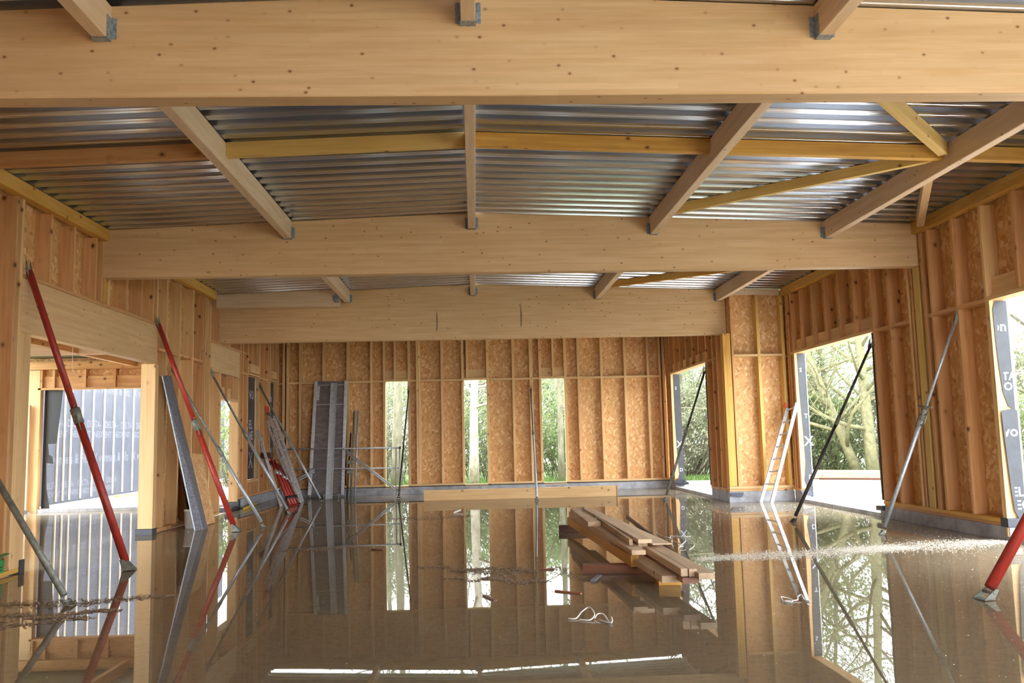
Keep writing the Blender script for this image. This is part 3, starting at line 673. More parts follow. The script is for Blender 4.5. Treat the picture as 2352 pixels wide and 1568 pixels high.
box('post', -9.52, -9.34, YX - 0.12, YX - 0.06, -0.02, 2.24, 'plank', wx, grain='z')
wrap('base_wrap', -9.56, -9.30, YX - 0.14, YX - 0.13, -0.02, 0.06, wx)
box('door_threshold', -9.3, -5.1, YX + 0.02, YX + 0.22, -0.3, 0.06, 'concrete', wx, grain='x')
sheet('membrane_flap', [(-9.18, YX + 0.17, 2.58), (-8.80, YX + 0.17, 2.58), (-8.90, YX + 0.17, 1.42), (-9.08, YX + 0.17, 1.42), (-9.05, YX + 0.17, 1.2), (-8.98, YX + 0.17, 1.15), (-8.95, YX + 0.17, 1.0), (-9.1, YX + 0.17, 1.02), (-9.08, YX + 0.17, 0.5), (-9.0, YX + 0.17, 0.07), (-9.18, YX + 0.17, 0.07)], (0, 1, 0), 0.004, 'black', wx, label='torn black membrane hanging beside the opening')
ca = empty('ceiling_annex', (-7.3, 14, 3.3), kind='structure', label='low steel roof of the annex')
sheet('roof_sheet', [(-9.9, 8.6, 3.30), (-5.07, 8.6, 3.30), (-5.07, 19.2, 3.24), (-9.9, 19.2, 3.24)], (0, 0, 1), 0.02, 'galvdull', ca)
box('annex_beam', -9.6, -5.08, 16.12, 16.24, 3.01, 3.235, 'purlin', ca, grain='x')
for y0, y1 in ((9.0, 16.118), (16.242, 18.85)): box('rafter', -7.29, -7.19, y0, y1, 3.02, 3.238, 'stud', ca, grain='y')
box('hanger_plate', -7.30, -7.18, 18.846, 18.852, 3.03, 3.20, 'hanger', ca)
tubes('hanging_cord', [([(-7.05, 15.6, 3.262), (-7.06, 15.6, 2.9), (-7.045, 15.6, 2.75), (-7.055, 15.6, 2.62)], 0.006, 5)], 'string', label='thin pale cord hanging inside the annex ceiling', cat='cord')
box('wall_annex_side', -9.75, -9.62, 8.6, 17.2, -0.2, 3.2, 'osb', kind='structure', label='outer side wall of the annex', grain='z')
# printed wrapped wing wall with battens outside the annex
ww = wall('wall_wing', 'outside wing wall wrapped in printed grey membrane with pale battens')
XW = -9.588
box('membrane', XW - 0.06, XW - 0.002, 19.15, 34.0, 0.05, 4.3, 'membranelight', ww, grain='y', c=0.001)
for i, y in enumerate((20.555, 20.877, 21.209, 21.787, 22.398, 23.045, 23.675, 24.311, 24.983, 25.6, 26.25, 26.9, 27.5, 28.15, 28.8, 29.4, 30.0)):
    box('batten', XW - 0.001, XW + 0.03, y - 0.022, y + 0.022, 0.12, 4.25, 'batten', ww, grain='z')
for z, body, sz in ((2.72, 'X vonnels & Fils   X vonnels & Fils   X vonnels & Fils', 0.34), (1.83, 'DELTA-   DELTA-   DELTA-   DELTA-   DELTA-   DELTA-', 0.25), (1.58, 'NEOVENT   NEOVENT   NEOVENT   NEOVENT   NEOVENT', 0.23),
                    (0.96, 'X vonnels & Fils   X vonnels & Fils   X vonnels & Fils', 0.34), (0.42, 'DELTA-   DELTA-   DELTA-   DELTA-   DELTA-', 0.2), (0.22, 'NEOVENT   NEOVENT   NEOVENT   NEOVENT', 0.18)):
    text('print', body, (XW - 0.0018, 20.0, z), (0, 1, 0), (0, 0, 1), sz, 'printfaint', ww, 0.003)

# ------------------------------------------------------------------ unseen hall behind the camera, front wall and right opening shaped for the light
wf = wall('wall_front_light_block', 'unseen front wall added behind the viewpoint to cut light, closed on its left side')
for x0, x1 in ((-5.06, -3.8), (-3.8, -2.6), (-2.6, -1.4), (-1.4, -0.2), (-0.2, 1.0), (1.0, 2.2)): box('strand_board', x0 + 0.002, x1 - 0.002, -1.99, -1.97, 0, 4.1, 'osb', wf, grain='z')
box('strand_board', XL - DEP - 0.016, XL - DEP, -2, 4.8, 0, 4.172, 'osb', wl, grain='y')
for y in range(-2, 5): stud_l(y, y + ST, 0.06, 4.025)
for y0, y1, z0, z1 in ((-2, 0.6, 0, 4.03), (0.6, 4.8, 2.85, 4.03), (4.8, 5.9, 0, 4.03)): box('strand_board', XR + DEP, XR + DEP + 0.016, y0, y1, z0, z1, 'osb', wr, grain='z')  # unseen boards; the gap between them is sized for the light

# ------------------------------------------------------------------ push-pull props
def prop(label, base, top, wall_n, r0, r1, m0, m1, collar=0.53, loops=True, group='grey steel wall props', shoe=None):
    b, t = Vector(base), Vector(top); d = (t - b).normalized(); L = (t - b).length
    shoe = shoe or (0.06 if m0 == 'red' else 0.03)
    h = Vector((-d.x, -d.y, 0)).normalized(); side = h.cross(Vector((0, 0, 1)))
    o = empty('wall_prop', b, label=label, cat='prop', group=group)
    ms = 'galvdull' if m0 != 'darksteel' else 'darksteel'
    c = b + d * (L * collar)
    s0 = b + d * 0.08 + Vector((0, 0, 0.01))
    rod('outer_tube', s0, c, r0, m0, o); rod('inner_tube', c, t - d * 0.05, r1, m1, o)
    co = rod('collar', c - d * 0.085, c + d * 0.085, r0 * 1.22, 'galvdull', o, label='grey threaded collar')
    if loops:
        for sg in (-1, 1):
            e = (h * 0.3 + side).normalized() * sg; p = c - d * 0.02
            pts = [p + e * r0, p + e * (r0 + 0.05) + d * 0.03, p + e * (r0 + 0.065), p + e * (r0 + 0.065) - d * 0.10, p + e * (r0 + 0.04) - d * 0.14, p + e * r0 - d * 0.12]
            tubes('handle', [(pts, 0.007, 6)], 'galvdull', co)
        e = (h * 0.4 + side).normalized()
        tubes('lock_pin', [([c + d * 0.10 - e * 0.12 - d * 0.02, c + d * 0.10, c + d * 0.11 + e * 0.10, c + d * 0.115 + e * 0.16], 0.011, 6)], 'galvdull', co)
    w = r0 * 1.25
    for sg in (-1, 1):
        q = side * (sg * w)
        ck = sheet('shoe_cheek', [b + q + h * shoe * 1.3, b + q - h * shoe * 0.7, b + q + d * shoe * 1.9 - h * shoe * 0.55, b + q + d * shoe * 1.9 + h * shoe * 0.2], side * sg, 0.006, ms, o, label='triangular steel foot plate')
        sheet('bracket_cheek', [t + q, t + q + Vector((0, 0, 0.09)), t + q - d * 0.11 + Vector((0, 0, 0.05)), t + q - d * 0.13 - Vector((0, 0, 0.01)), t + q - Vector((0, 0, 0.04))], side * sg, 0.005, 'galvdull', o)
    bar('base_plate', b + h * shoe * 1.35 - Vector((0, 0, 0.004)), b - h * shoe * 0.8 - Vector((0, 0, 0.004)), w * 2.4, 0.006, ms, o)
    rod('bolt', b + d * shoe * 1.2 + side * (w + 0.012), b + d * shoe * 1.2 - side * (w + 0.012), 0.013, ms, ck, n=8)
    return o
RG = 'red steel wall props'
prop('long red prop across the left doorway, bolted above its lintel', (-3.741, 9.707, 0.012), (XL + 0.008, 9.63, 3.30), 0, 0.042, 0.036, 'red', 'red', 0.50, True, RG)
prop('red prop left of the leaning ladders, foot in the water', (-3.655, 13.615, 0.012), (XL + 0.008, 13.56, 3.23), 0, 0.042, 0.036, 'red', 'red', 0.50, True, RG)
prop('red prop cut off by the right edge of the picture', (3.871, 6.690, 0.012), (XR - 0.008, 7.15, 2.9), 0, 0.043, 0.036, 'red', 'red', 0.62, True, RG, 0.046)
prop('thin grey prop crossing behind the second red prop', (-3.373, 14.209, 0.01), (XL + 0.008, 14.25, 2.55), 0, 0.026, 0.021, 'galv', 'galvdull', 0.47, False)
prop('grey prop in the left foreground, cut by the picture edge', (-3.424, 7.649, 0.01), (XL + 0.008, 8.15, 1.95), 0, 0.028, 0.023, 'galvdull', 'galvdull', 0.6, False)
prop('grey prop fixed under the second door lintel on the left', (-3.508, 16.738, 0.01), (XL + 0.008, 16.33, 2.66), 0, 0.028, 0.021, 'galv', 'galvdull', 0.56, False)
prop('grey prop between the leaning ladder and the scaffold deck', (-3.419, 19.715, 0.01), (XL + 0.008, 20.03, 2.63), 0, 0.028, 0.021, 'galv', 'galvdull', 0.58, False)
prop('grey prop leaning to the back wall beside the third window', (1.261, 18.503, 0.01), (1.418, YB - 0.006, 2.56), 0, 0.027, 0.021, 'galv', 'galvdull', 0.56, False)
prop('dark thin prop in front of the first back window', (-1.762, 20.1, 0.01), (-1.655, YB - 0.006, 2.6), 0, 0.02, 0.019, 'darksteel', 'darksteel', 0.5, False, shoe=0.04)
prop('dark steel prop inside the alcove opening', (3.821, 17.79, 0.01), (XA - 0.006, 18.115, 2.66), 0, 0.028, 0.022, 'galvdull', 'darksteel', 0.52, False)
prop('dark steel prop crossing the big right opening', (4.613, 12.769, 0.01), (XR - 0.006, 13.10, 2.66), 0, 0.026, 0.021, 'darksteel', 'darksteel', 0.55, False)
prop('bright galvanised prop on the right wall between the two openings', (5.085, 10.967, 0.01), (XR - 0.006, 10.711, 2.71), 0, 0.025, 0.019, 'galv', 'galv', 0.55, True)

# ------------------------------------------------------------------ ladders
def ladder(name, label, bl, tl, br, tr, n, mat='alu', w=0.06, th=0.025, step=0.03, off=(0.055, 0.0), cat='ladder', group=None):
    bl, tl, br, tr = map(Vector, (bl, tl, br, tr))
    o = empty(name, (bl + br) / 2, label=label, cat=cat, group=group)
    sd = (br - bl).normalized()
    for a, b in ((bl, tl), (br, tr)): bar('rail', a, b, th, w, mat, o, up=(b - a).cross(sd), c=0.004)
    for i in range(n):
        k = off[0] + (1 - off[0] - off[1] - 0.03) * i / (n - 1)
        p, q = bl.lerp(tl, k), br.lerp(tr, k)
        rod('rung', p, q, step / 2, mat, o, n=8)
        e = (q - p).normalized()
        rod('rung_end', p - e * (th * 0.5 + 0.004), p - e * 0.002, 0.010, 'darksteel', o, n=8)
        rod('rung_end', q + e * 0.002, q + e * (th * 0.5 + 0.004), 0.010, 'darksteel', o, n=8)
    return o
lr = ladder('ladder', 'aluminium ladder leaning in the corner beside the big right opening', (5.41, 16.66, 0.0), (6.035, 16.66, 1.775), (5.51, 16.34, 0.0), (6.105, 16.34, 1.86), 7, w=0.075, off=(0.19, 0.0))
bar('end_cap', (5.985, 16.66, 1.79), (6.02, 16.66, 1.86), 0.05, 0.08, 'orange', lr, c=0.012, label='orange rubber end cap')
la = ladder('ladder', 'tall aluminium ladder leaning on the left wall with orange hook on top', (-3.86, 19.55, 0.0), (-4.80, 20.60, 2.00), (-3.92, 20.15, 0.0), (-4.80, 21.15, 1.98), 8, w=0.065, th=0.03, off=(0.10, 0.02), group='aluminium ladders on the left wall')
ladder('ladder', 'ladder section doubled against the tall ladder on the left wall', (-3.95, 19.58, 0.0), (-4.85, 20.62, 1.85), (-4.0, 20.12, 0.0), (-4.85, 21.10, 1.83), 7, w=0.05, th=0.025, off=(0.12, 0.02), group='aluminium ladders on the left wall')
for sg in (-0.045, 0.045):
    bar('hook', (-4.80, 20.58 + sg, 2.03), (-4.845, 20.56 + sg * 1.6, 2.18), 0.035, 0.05, 'orange', la, c=0.01, label='orange plastic hook')
bar('hook_base', (-4.785, 20.62, 1.98), (-4.81, 20.60, 2.05), 0.12, 0.06, 'black', la)
ladder('ladder', 'shorter grey ladder leaning on the left wall behind the red tubes', (-4.06, 18.62, 0.0), (-4.84, 19.75, 1.62), (-4.12, 19.05, 0.0), (-4.84, 20.1, 1.15), 6, w=0.06, th=0.025, off=(0.12, 0.02), group='aluminium ladders on the left wall')
# folded red tripod props resting on the ladders
for i, (b_, t_, m_) in enumerate((((-3.93, 18.85, 0.02), (-4.50, 19.55, 0.98), 'red'), ((-3.90, 18.98, 0.02), (-4.46, 19.68, 0.95), 'red'), ((-3.86, 19.08, 0.02), (-4.40, 19.75, 0.86), 'red'), ((-3.84, 19.30, 0.02), (-4.40, 20.0, 0.80), 'reddark'))):
    o = empty('folded_tripod', b_, label=('leftmost bright red folded tripod leg under the leaning ladders', 'bright red folded tripod leg, second from left under the ladders', 'bright red folded tripod leg, third from left under the ladders', 'dark red folded tripod leg nearest the tall ladder')[i], cat='tripod', group='folded red tripods by the ladders')
    rod('tube', b_, t_, 0.034, m_, o); d = (Vector(t_) - Vector(b_)).normalized()
    rod('clamp', Vector(b_) + d * 0.16, Vector(b_) + d * 0.22, 0.05, 'black', o); rod('chrome_sleeve', Vector(t_) - d * 0.45, Vector(t_) - d * 0.33, 0.037, 'galv', o)
    bar('claw', Vector(t_) - d * 0.05, Vector(t_) + Vector((-0.12, -0.10, 0.06)), 0.03, 0.035, m_, o)
o = box('toolbag', -4.72, -4.50, 19.50, 19.85, 1.0, 1.13, 'brownpanel', label='dark brown bag on top of the red tripods by the left wall', cat='bag', c=0.03)
rod('carry_strap', (-4.6, 19.52, 1.1), (-4.52, 19.60, 0.86), 0.03, 'brownpanel', o)

# ------------------------------------------------------------------ scaffold parts at the back wall
sd = empty('scaffold_deck', (-3.6, 21.6, 0), label='long grey-brown scaffold deck standing upright against the back wall', cat='scaffold deck')
def lean(x, k, dy=0.0): return (x + (0.10 * k if x < -3.6 else 0.04 * k), 21.66 + 0.31 * k + dy, 2.79 * k + 0.05)
def quad_bar(name, xa, k0, k1, w, h, mat, par, dy=0.0, **kw): return bar(name, lean(xa, k0, dy), lean(xa, k1, dy), w, h, mat, par, up=(0, -1, 0.1), c=0.004, **kw)
P0, P1 = lean(-4.03, 0), lean(-4.03, 1); Q0, Q1 = lean(-3.26, 0), lean(-3.26, 1)
sheet('deck_panel', [P0, Q0, Q1, P1], (0, -1, 0.11), 0.012, 'ply', sd, label='grey-brown plywood panel')
quad_bar('edge_rail', -4.05, 0, 1, 0.075, 0.05, 'alu', sd, -0.02); quad_bar('edge_rail', -3.25, 0, 1, 0.075, 0.05, 'alu', sd, -0.02)
for k in (0.79, 0.965): bar('cross_strip', lean(-4.0, k, -0.02), lean(-3.29, k, -0.02), 0.018, 0.014, 'alu', sd)
quad_bar('label_plate', -3.975, 0.83, 0.955, 0.06, 0.006, 'alu', sd, -0.042)
bd = empty('aluminium_board', (-3.45, 20.98, 0), label='narrow aluminium board leaning in front of the scaffold deck', cat='board')
bar('profile', (-3.46, 20.90, 0.0), (-3.50, 21.90, 2.785), 0.15, 0.03, 'alu', bd, up=(0, -1, 0.3)); bar('lip', (-3.53, 20.885, 0.0), (-3.57, 21.885, 2.785), 0.012, 0.05, 'galv', bd, up=(0, -1, 0.3)); bar('lip', (-3.39, 20.885, 0.0), (-3.43, 21.885, 2.785), 0.012, 0.05, 'galv', bd, up=(0, -1, 0.3))
YG = 21.5
sg_ = empty('guard_rail_frame', (-3.2, YG, 0), label='steel scaffold guard rail frame behind the upright deck', cat='scaffold frame')
for z, r in ((1.165, 0.021), (0.68, 0.016)):
    rod('rail', (-4.72, YG + 0.02, z + 0.015), (-1.83, YG + 0.02, z - 0.015), r, 'galv', sg_)
for x in (-1.945, -1.86): rod('upright', (x, YG, 0.13), (x + 0.01, YG, 1.15), 0.014, 'galv', sg_)
tubes('leg', [([(-1.945, YG, 0.15), (-2.01, YG, 0.05), (-1.97, YG, 0.0)], 0.016, 8)], 'galv', sg_); tubes('leg', [([(-1.86, YG, 0.15), (-1.91, YG, 0.05), (-1.88, YG, 0.0)], 0.016, 8)], 'galv', sg_)
for dz in (0, 0.05): rod('diagonal', (-3.15, YG - 0.03, 1.07 + dz), (-1.95, YG - 0.03, 0.13 + dz), 0.016, 'galv', sg_)
for dz in (0, 0.05): rod('diagonal', (-4.66, YG - 0.03, 0.22 + dz), (-3.90, YG - 0.03, 0.62 + dz), 0.016, 'galv', sg_)
rod('upright', (-4.68, YG, 0.0), (-4.68, YG, 1.18), 0.016, 'galv', sg_)
box('rail_clip', -1.98, -1.83, YG - 0.02, YG + 0.03, 0.12, 0.18, 'galvdull', sg_); box('rail_clip', -1.86, -1.82, YG - 0.02, YG + 0.04, 1.12, 1.19, 'darksteel', sg_)
for i, (x, z1, r, m_, lb) in enumerate(((-2.905, 2.055, 0.026, 'galv', 'right one of two upright steel tubes beside the deck'), (-3.0, 2.06, 0.026, 'galvdull', 'left one of two upright steel tubes beside the deck'), (-3.09, 1.52, 0.022, 'darksteel', 'short dark steel tube tucked beside the upright deck'))):
    o = empty('scaffold_tube', (x - 0.05, YG + 0.1, 0), label=lb, cat='tube')
    rod('tube', (x - 0.04, YG + 0.05, 0.0), (x, YG + 0.42, z1), r, m_, o); rod('spigot', (x, YG + 0.42, z1), (x + 0.001, YG + 0.427, z1 + 0.03), r * 0.7, 'galvdull', o)
    if i == 1:
        for z in (0.55, 0.78, 1.0): box('coupler', x - 0.14, x - 0.01, YG + 0.12, YG + 0.18, z, z + 0.10, 'galvdull', o, c=0.01)
for x in (-3.98, -3.66, -3.30): 
    o = empty('toggle_pin', (x, 21.3, 0), label=('small steel pin standing in water left of the deck foot', 'small steel pin in water under the deck middle', 'small steel pin in water at the deck right foot')[(-3.98, -3.66, -3.30).index(x)], cat='pin')
    rod('pin', (x, 21.3, -0.01), (x, 21.3, 0.07), 0.02, 'galvdull', o); rod('head', (x, 21.3, 0.07), (x, 21.3, 0.085), 0.032, 'galv', o)

# long beam on the floor in front of the back wall
lb = box('floor_beam', -1.15, 3.10, 19.43, 19.58, -0.012, 0.222, 'pale', grain='x', c=0.006, label='long pale timber beam lying on the floor before the back wall', cat='beam')
bar('end_board', (3.102, 19.505, -0.01), (3.102, 19.505, 0.228), 0.03, 0.15, 'stud', lb, up=(0, 1, 0))

# ------------------------------------------------------------------ things by the left wall
gb = empty('leaning_board', (-4.32, 14.12, 0), label='long dark grey board leaning on the left wall beside the doorway', cat='board')
A0, B0, A1, B1 = Vector((-4.385, 13.98, 0)), Vector((-4.26, 14.23, 0)), Vector((-4.872, 13.80, 2.40)), Vector((-4.872, 14.20, 2.43))
nrm = (B0 - A0).cross(A1 - A0).normalized(); nrm = nrm if nrm.x > 0 else -nrm
mid0, mid1 = A0.lerp(B0, 0.45) + nrm * 0.05, A1.lerp(B1, 0.40) + nrm * 0.05
sheet('left_flange', [A0, mid0, mid1, A1], nrm, 0.012, 'ledge', gb); sheet('right_flange', [mid0, B0, B1, mid1], nrm, 0.012, 'ledge', gb)
bar('edge_lip', A0 + nrm * 0.01, A1 + nrm * 0.01, 0.008, 0.02, 'galv', gb)
sheet('board_offcut', [(-4.50, 14.40, 0.0), (-4.47, 15.32, 0.0), (-4.875, 15.85, 1.15), (-4.875, 15.0, 1.19)], (1, 0, 0.35), 0.018, 'osb', label='OSB offcut leaning on the left wall behind the grey board', cat='board')
sheet('shade_brown_panel', [(-4.70, 14.75, 0.0), (-4.66, 15.05, 0.0), (-4.878, 15.05, 0.95), (-4.878, 14.70, 0.95)], (1, 0, 0.2), 0.016, 'brownpanel', label='panel leaning in shade behind the OSB offcut, coloured dark brown for it', cat='panel')  # panel standing in shade; the dark brown puts that shade into its colour
def bucket():
    o = empty('bucket', (-4.585, 14.50, 0), label='white plastic bucket standing in water beside the grey board', cat='bucket')
    prof = [(0.0, 0.0), (0.112, 0.0), (0.126, 0.27), (0.132, 0.27), (0.132, 0.295), (0.122, 0.295), (0.108, 0.02), (0.0, 0.02)]
    n, V, F = 28, [], []
    for r, z in prof: V += [(r * math.cos(2 * math.pi * k / n), r * math.sin(2 * math.pi * k / n), z) for k in range(n)]
    for i in range(len(prof) - 1):
        for k in range(n): F.append((i * n + k, i * n + (k + 1) % n, (i + 1) * n + (k + 1) % n, (i + 1) * n + k))
    put('body', mesh('bucket_body', V, F, 'white', True), Matrix.Translation((-4.585, 14.50, -0.005)), o)
    tubes('handle', [([Vector((-4.585, 14.50, 0.27)) + Vector((0.135 * math.cos(q), 0.135 * math.sin(q), -0.06 * math.sin(q))) for q in [math.pi * k / 10 for k in range(11)]], 0.004, 5)], 'galv', o)
bucket()
gc = empty('green_crate', (-4.93, 9.14, 0.06), label='green plastic crate on the left sill, cut by the picture edge', cat='crate')
box('side', -4.86, -4.85, 8.75, 9.36, 0.06, 0.19, 'green', gc); box('side', -5.05, -5.04, 8.97, 9.36, 0.06, 0.19, 'green', gc); box('end', -5.04, -4.86, 9.35, 9.36, 0.06, 0.19, 'green', gc); box('bottom', -5.04, -4.86, 8.97, 9.35, 0.06, 0.07, 'green', gc)
for z in (0.085, 0.115): box('slot', -4.849, -4.847, 9.0, 9.32, z, z + 0.012, 'black', gc)
bar('lid_flap', (-4.855, 9.0, 0.20), (-4.83, 9.36, 0.25), 0.07, 0.008, 'green', gc)
lv = empty('spirit_level', (-4.70, 19.0, 0), label='yellow spirit level lying in water along the left plinth', cat='level')
bar('body', (-4.66, 17.95, 0.03), (-4.83, 19.6, 0.03), 0.03, 0.05, 'yellowtool', lv); bar('end_cap', (-4.832, 19.61, 0.03), (-4.85, 19.80, 0.03), 0.032, 0.052, 'greytool', lv)

# ------------------------------------------------------------------ timber pile on bearers
G = 'loose planks on the floor pile'
def plank(label, p0, p1, w, h, mat, rollup=(0, 0, 1)): return bar('plank', p0, p1, w, h, mat, up=rollup, label=label, cat='plank', group=G)
bar('bearer', (1.14, 12.36, 0.035), (1.95, 12.30, 0.035), 0.10, 0.115, 'darkplank', label='dark wet bearer under the far end of the timber pile', cat='bearer')
bar('bearer', (1.02, 8.62, 0.03), (1.80, 8.50, 0.03), 0.12, 0.10, 'redplank', label='reddish wet bearer under the near part of the timber pile', cat='bearer')
bar('bearer', (1.60, 7.95, 0.04), (1.79, 7.93, 0.04), 0.36, 0.12, 'yellow', up=(0, 0, 1), label='short orange timber block under the near end of the pile', cat='block')
plank('thick yellow timber lowest on the left side of the pile', (1.30, 12.35, 0.150), (1.475, 8.32, 0.135), 0.075, 0.105, 'yellow')
plank('narrow brown plank lying on the thick yellow timber', (1.31, 12.3, 0.222), (1.40, 9.1, 0.210), 0.06, 0.035, 'plank')
plank('long plank with a pale sawn end, upper left of the pile', (1.34, 12.25, 0.262), (1.462, 8.03, 0.250), 0.13, 0.042, 'plank')
plank('short plank lying on top at the far left of the pile', (1.36, 12.15, 0.312), (1.355, 10.20, 0.302), 0.15, 0.05, 'plank')
plank('narrow batten on edge in the middle of the pile', (1.475, 12.2, 0.325), (1.455, 8.38, 0.302), 0.035, 0.055, 'plank')
plank('pale wide plank with nail holes in its end', (1.50, 11.9, 0.335), (1.575, 8.30, 0.318), 0.13, 0.036, 'purlin')
plank('flat plank under the nail-holed plank', (1.56, 12.1, 0.255), (1.60, 8.55, 0.245), 0.09, 0.05, 'plank')
sheet('pointed_board', [(1.66, 11.2, 0.305), (1.86, 8.45, 0.262), (1.67, 8.42, 0.268), (1.60, 8.9, 0.300)], (0, 0, 1), 0.012, 'plank', label='thin pointed board lying on the right of the pile', cat='board', group=G)
plank('thin dark stick propped against the right of the pile', (1.93, 11.35, 0.27), (1.885, 8.15, 0.16), 0.028, 0.045, 'darkplank')
plank('low plank at the near left of the pile with brown end', (1.50, 9.4, 0.128), (1.58, 7.28, 0.128), 0.145, 0.055, 'plank')
plank('grey split plank in the middle of the near end, left half', (1.62, 9.6, 0.212), (1.655, 7.10, 0.205), 0.056, 0.062, 'plank')
plank('grey split plank in the middle of the near end, right half', (1.685, 9.6, 0.210), (1.722, 7.09, 0.203), 0.064, 0.062, 'plank')
plank('brown plank under the grey split plank', (1.66, 9.4, 0.145), (1.70, 7.08, 0.145), 0.135, 0.045, 'redplank')
plank('pale long plank at the right edge of the near end', (1.72, 9.7, 0.215), (1.805, 6.98, 0.190), 0.13, 0.048, 'plank')
tubes('nail', [([(1.40, 10.4, 0.32), (1.402, 10.4, 0.37)], 0.003, 5)], 'galv', label='thin upright nail in the short top plank', cat='nail')

# ------------------------------------------------------------------ strings and small litter
def string(label, pts, r=0.006):
    P = [Vector(p) for p in pts]; out = []
    for i in range(len(P) - 1):
        a, b, c, d = P[max(i - 1, 0)], P[i], P[i + 1], P[min(i + 2, len(P) - 1)]
        for k in range(5):
            t = k / 5
            out.append(0.5 * ((2 * b) + (c - a) * t + (2 * a - 5 * b + 4 * c - d) * t * t + (3 * b - a - 3 * c + d) * t ** 3))
    out.append(P[-1])
    tubes('string', [(out, r, 6)], 'string', label=label, cat='string', group='white strings in the water')
z = 0.008
string('white string loops floating in the near middle of the floor', [(0.646, 6.45, z), (0.70, 6.44, z), (0.76, 6.57, 0.03), (0.82, 6.61, 0.05), (0.835, 6.45, 0.03), (0.79, 6.37, z), (0.72, 6.40, z)], 0.0055)
string('short white knotted string right of the string loops', [(0.83, 6.42, z), (0.86, 6.46, 0.03), (0.90, 6.44, 0.03), (0.915, 6.32, z), (0.93, 6.28, z), (0.94, 6.33, 0.03), (0.925, 6.25, z), (0.86, 6.36, z)], 0.0055)
string('white tangled string in the water below the right ladder', [(2.355, 6.85, z), (2.38, 6.95, 0.02), (2.44, 6.9, z), (2.40, 6.78, 0.01), (2.36, 6.83, z), (2.47, 6.86, z), (2.50, 6.92, 0.02), (2.545, 6.96, 0.03), (2.53, 6.86, z), (2.55, 6.80, z)], 0.005)
string('white string beside the right end of the timber pile', [(2.28, 10.3, z), (2.36, 10.7, 0.03), (2.42, 10.4, z), (2.33, 10.2, 0.02), (2.48, 10.5, 0.05), (2.55, 10.9, 0.06), (2.58, 10.5, z), (2.40, 10.0, z)], 0.006)
string('thin white string hook floating behind the timber pile', [(2.42, 11.9, z), (2.36, 11.5, 0.02), (2.44, 11.2, z), (2.50, 11.4, z), (2.62, 11.3, z), (2.74, 11.3, z)], 0.006)
string('small pale string in the far water before the floor beam', [(-0.30, 16.6, z), (-0.42, 15.9, z), (-0.25, 15.6, z)], 0.01)
bar('plastic_scrap', (1.04, 8.05, 0.012), (1.13, 8.28, 0.02), 0.05, 0.02, 'greytool', label='grey plastic scrap floating left of the timber pile', cat='scrap', c=0.008)
for p0, p1, w_, lb in (((0.63, 8.87, 0.005), (0.76, 8.86, 0.005), 0.05, 'reddish wood chip floating before the third window reflection'), ((0.05, 7.5, 0.005), (0.14, 7.25, 0.005), 0.035, 'pale wood chip floating below the second window reflection'), ((0.66, 7.62, 0.005), (0.86, 7.45, 0.005), 0.03, 'thin wet wood chip left of the string loops'), ((-1.28, 10.9, 0.008), (-1.14, 10.85, 0.008), 0.06, 'wood chip floating below the first window reflection')):
    bar('wood_chip', p0, p1, w_, 0.014, 'redplank', label=lb, cat='wood chip')

def flakes(name, label, spots, mat, cat):
    V, F = [], []
    for x, y, s in spots:
        a = random.random() * 6.28; l, w_ = s * random.uniform(0.6, 1.6), s * random.uniform(0.3, 0.7); z = 0.002 + random.random() * 0.002; h = random.uniform(0.3, 0.8) * w_
        b = len(V); ca_, sa = math.cos(a), math.sin(a)
        for dx, dy, dz in ((-l, 0, 0), (0, -w_, 0), (l, 0, 0), (0, w_, 0), (0, 0, h)): V.append((x + dx * ca_ - dy * sa, y + dx * sa + dy * ca_, z + dz))
        F += [(b, b + 1, b + 4), (b + 1, b + 2, b + 4), (b + 2, b + 3, b + 4), (b + 3, b, b + 4)]
    return put(name, mesh(name, V, F, mat), Matrix.Translation((0, 0, 0)), label=label, cat=cat, kind='stuff')
R = random.Random(11)
pts = []
while len(pts) < 9000:
    x, y = R.uniform(-4.6, 6.0), R.uniform(3.6, 16)
    dens = 0.12 + 0.88 * max(0, min(1, (x + 0.5) / 4.0))
    if R.random() < dens and not (1.0 < x < 2.0 and 7 < y < 12.4): pts.append((x, y, R.choice((0.002, 0.0025, 0.003, 0.004, 0.006)) * (0.6 + y / 12)))
flakes('sawdust', 'pale sawdust specks scattered over the flood water', pts, 'sawdust', 'sawdust')
def patch(p0, p1, width, n, smin, smax, wob=0.3):
    out = []
    for i in range(n):
        t = R.random(); off = R.gauss(0, width * (0.35 + 0.65 * math.sin(math.pi * t)))
        out.append((p0[0] + (p1[0] - p0[0]) * t + R.gauss(0, 0.03), p0[1] + (p1[1] - p0[1]) * t + off + wob * 0.3 * math.sin(9 * t), R.uniform(smin, smax)))
    return out
sp = patch((2.3, 9.25), (4.8, 9.7), 0.20, 8000, 0.004, 0.011, 0.12) + patch((4.0, 9.6), (6.1, 10.0), 0.24, 6000, 0.004, 0.011, 0.1)
flakes('gravel_streak', 'band of pale grit breaking the water surface at the right', sp, 'sawdust', 'grit')
sp = patch((-0.6, 9.25), (0.3, 8.95), 0.05, 320, 0.008, 0.022) + patch((-0.25, 8.95), (0.55, 8.75), 0.13, 900, 0.006, 0.018) + patch((0.05, 8.4), (0.62, 8.1), 0.07, 900, 0.006, 0.018) + patch((-0.3, 8.45), (0.2, 8.3), 0.03, 150, 0.008, 0.02)
sp += patch((0.75, 9.0), (1.1, 7.9), 0.10, 400, 0.004, 0.014) + patch((1.02, 8.25), (1.25, 8.2), 0.05, 700, 0.004, 0.010)
flakes('wet_sawdust', 'clumps of wet sawdust floating in the middle of the floor', sp, 'debris', 'sawdust')
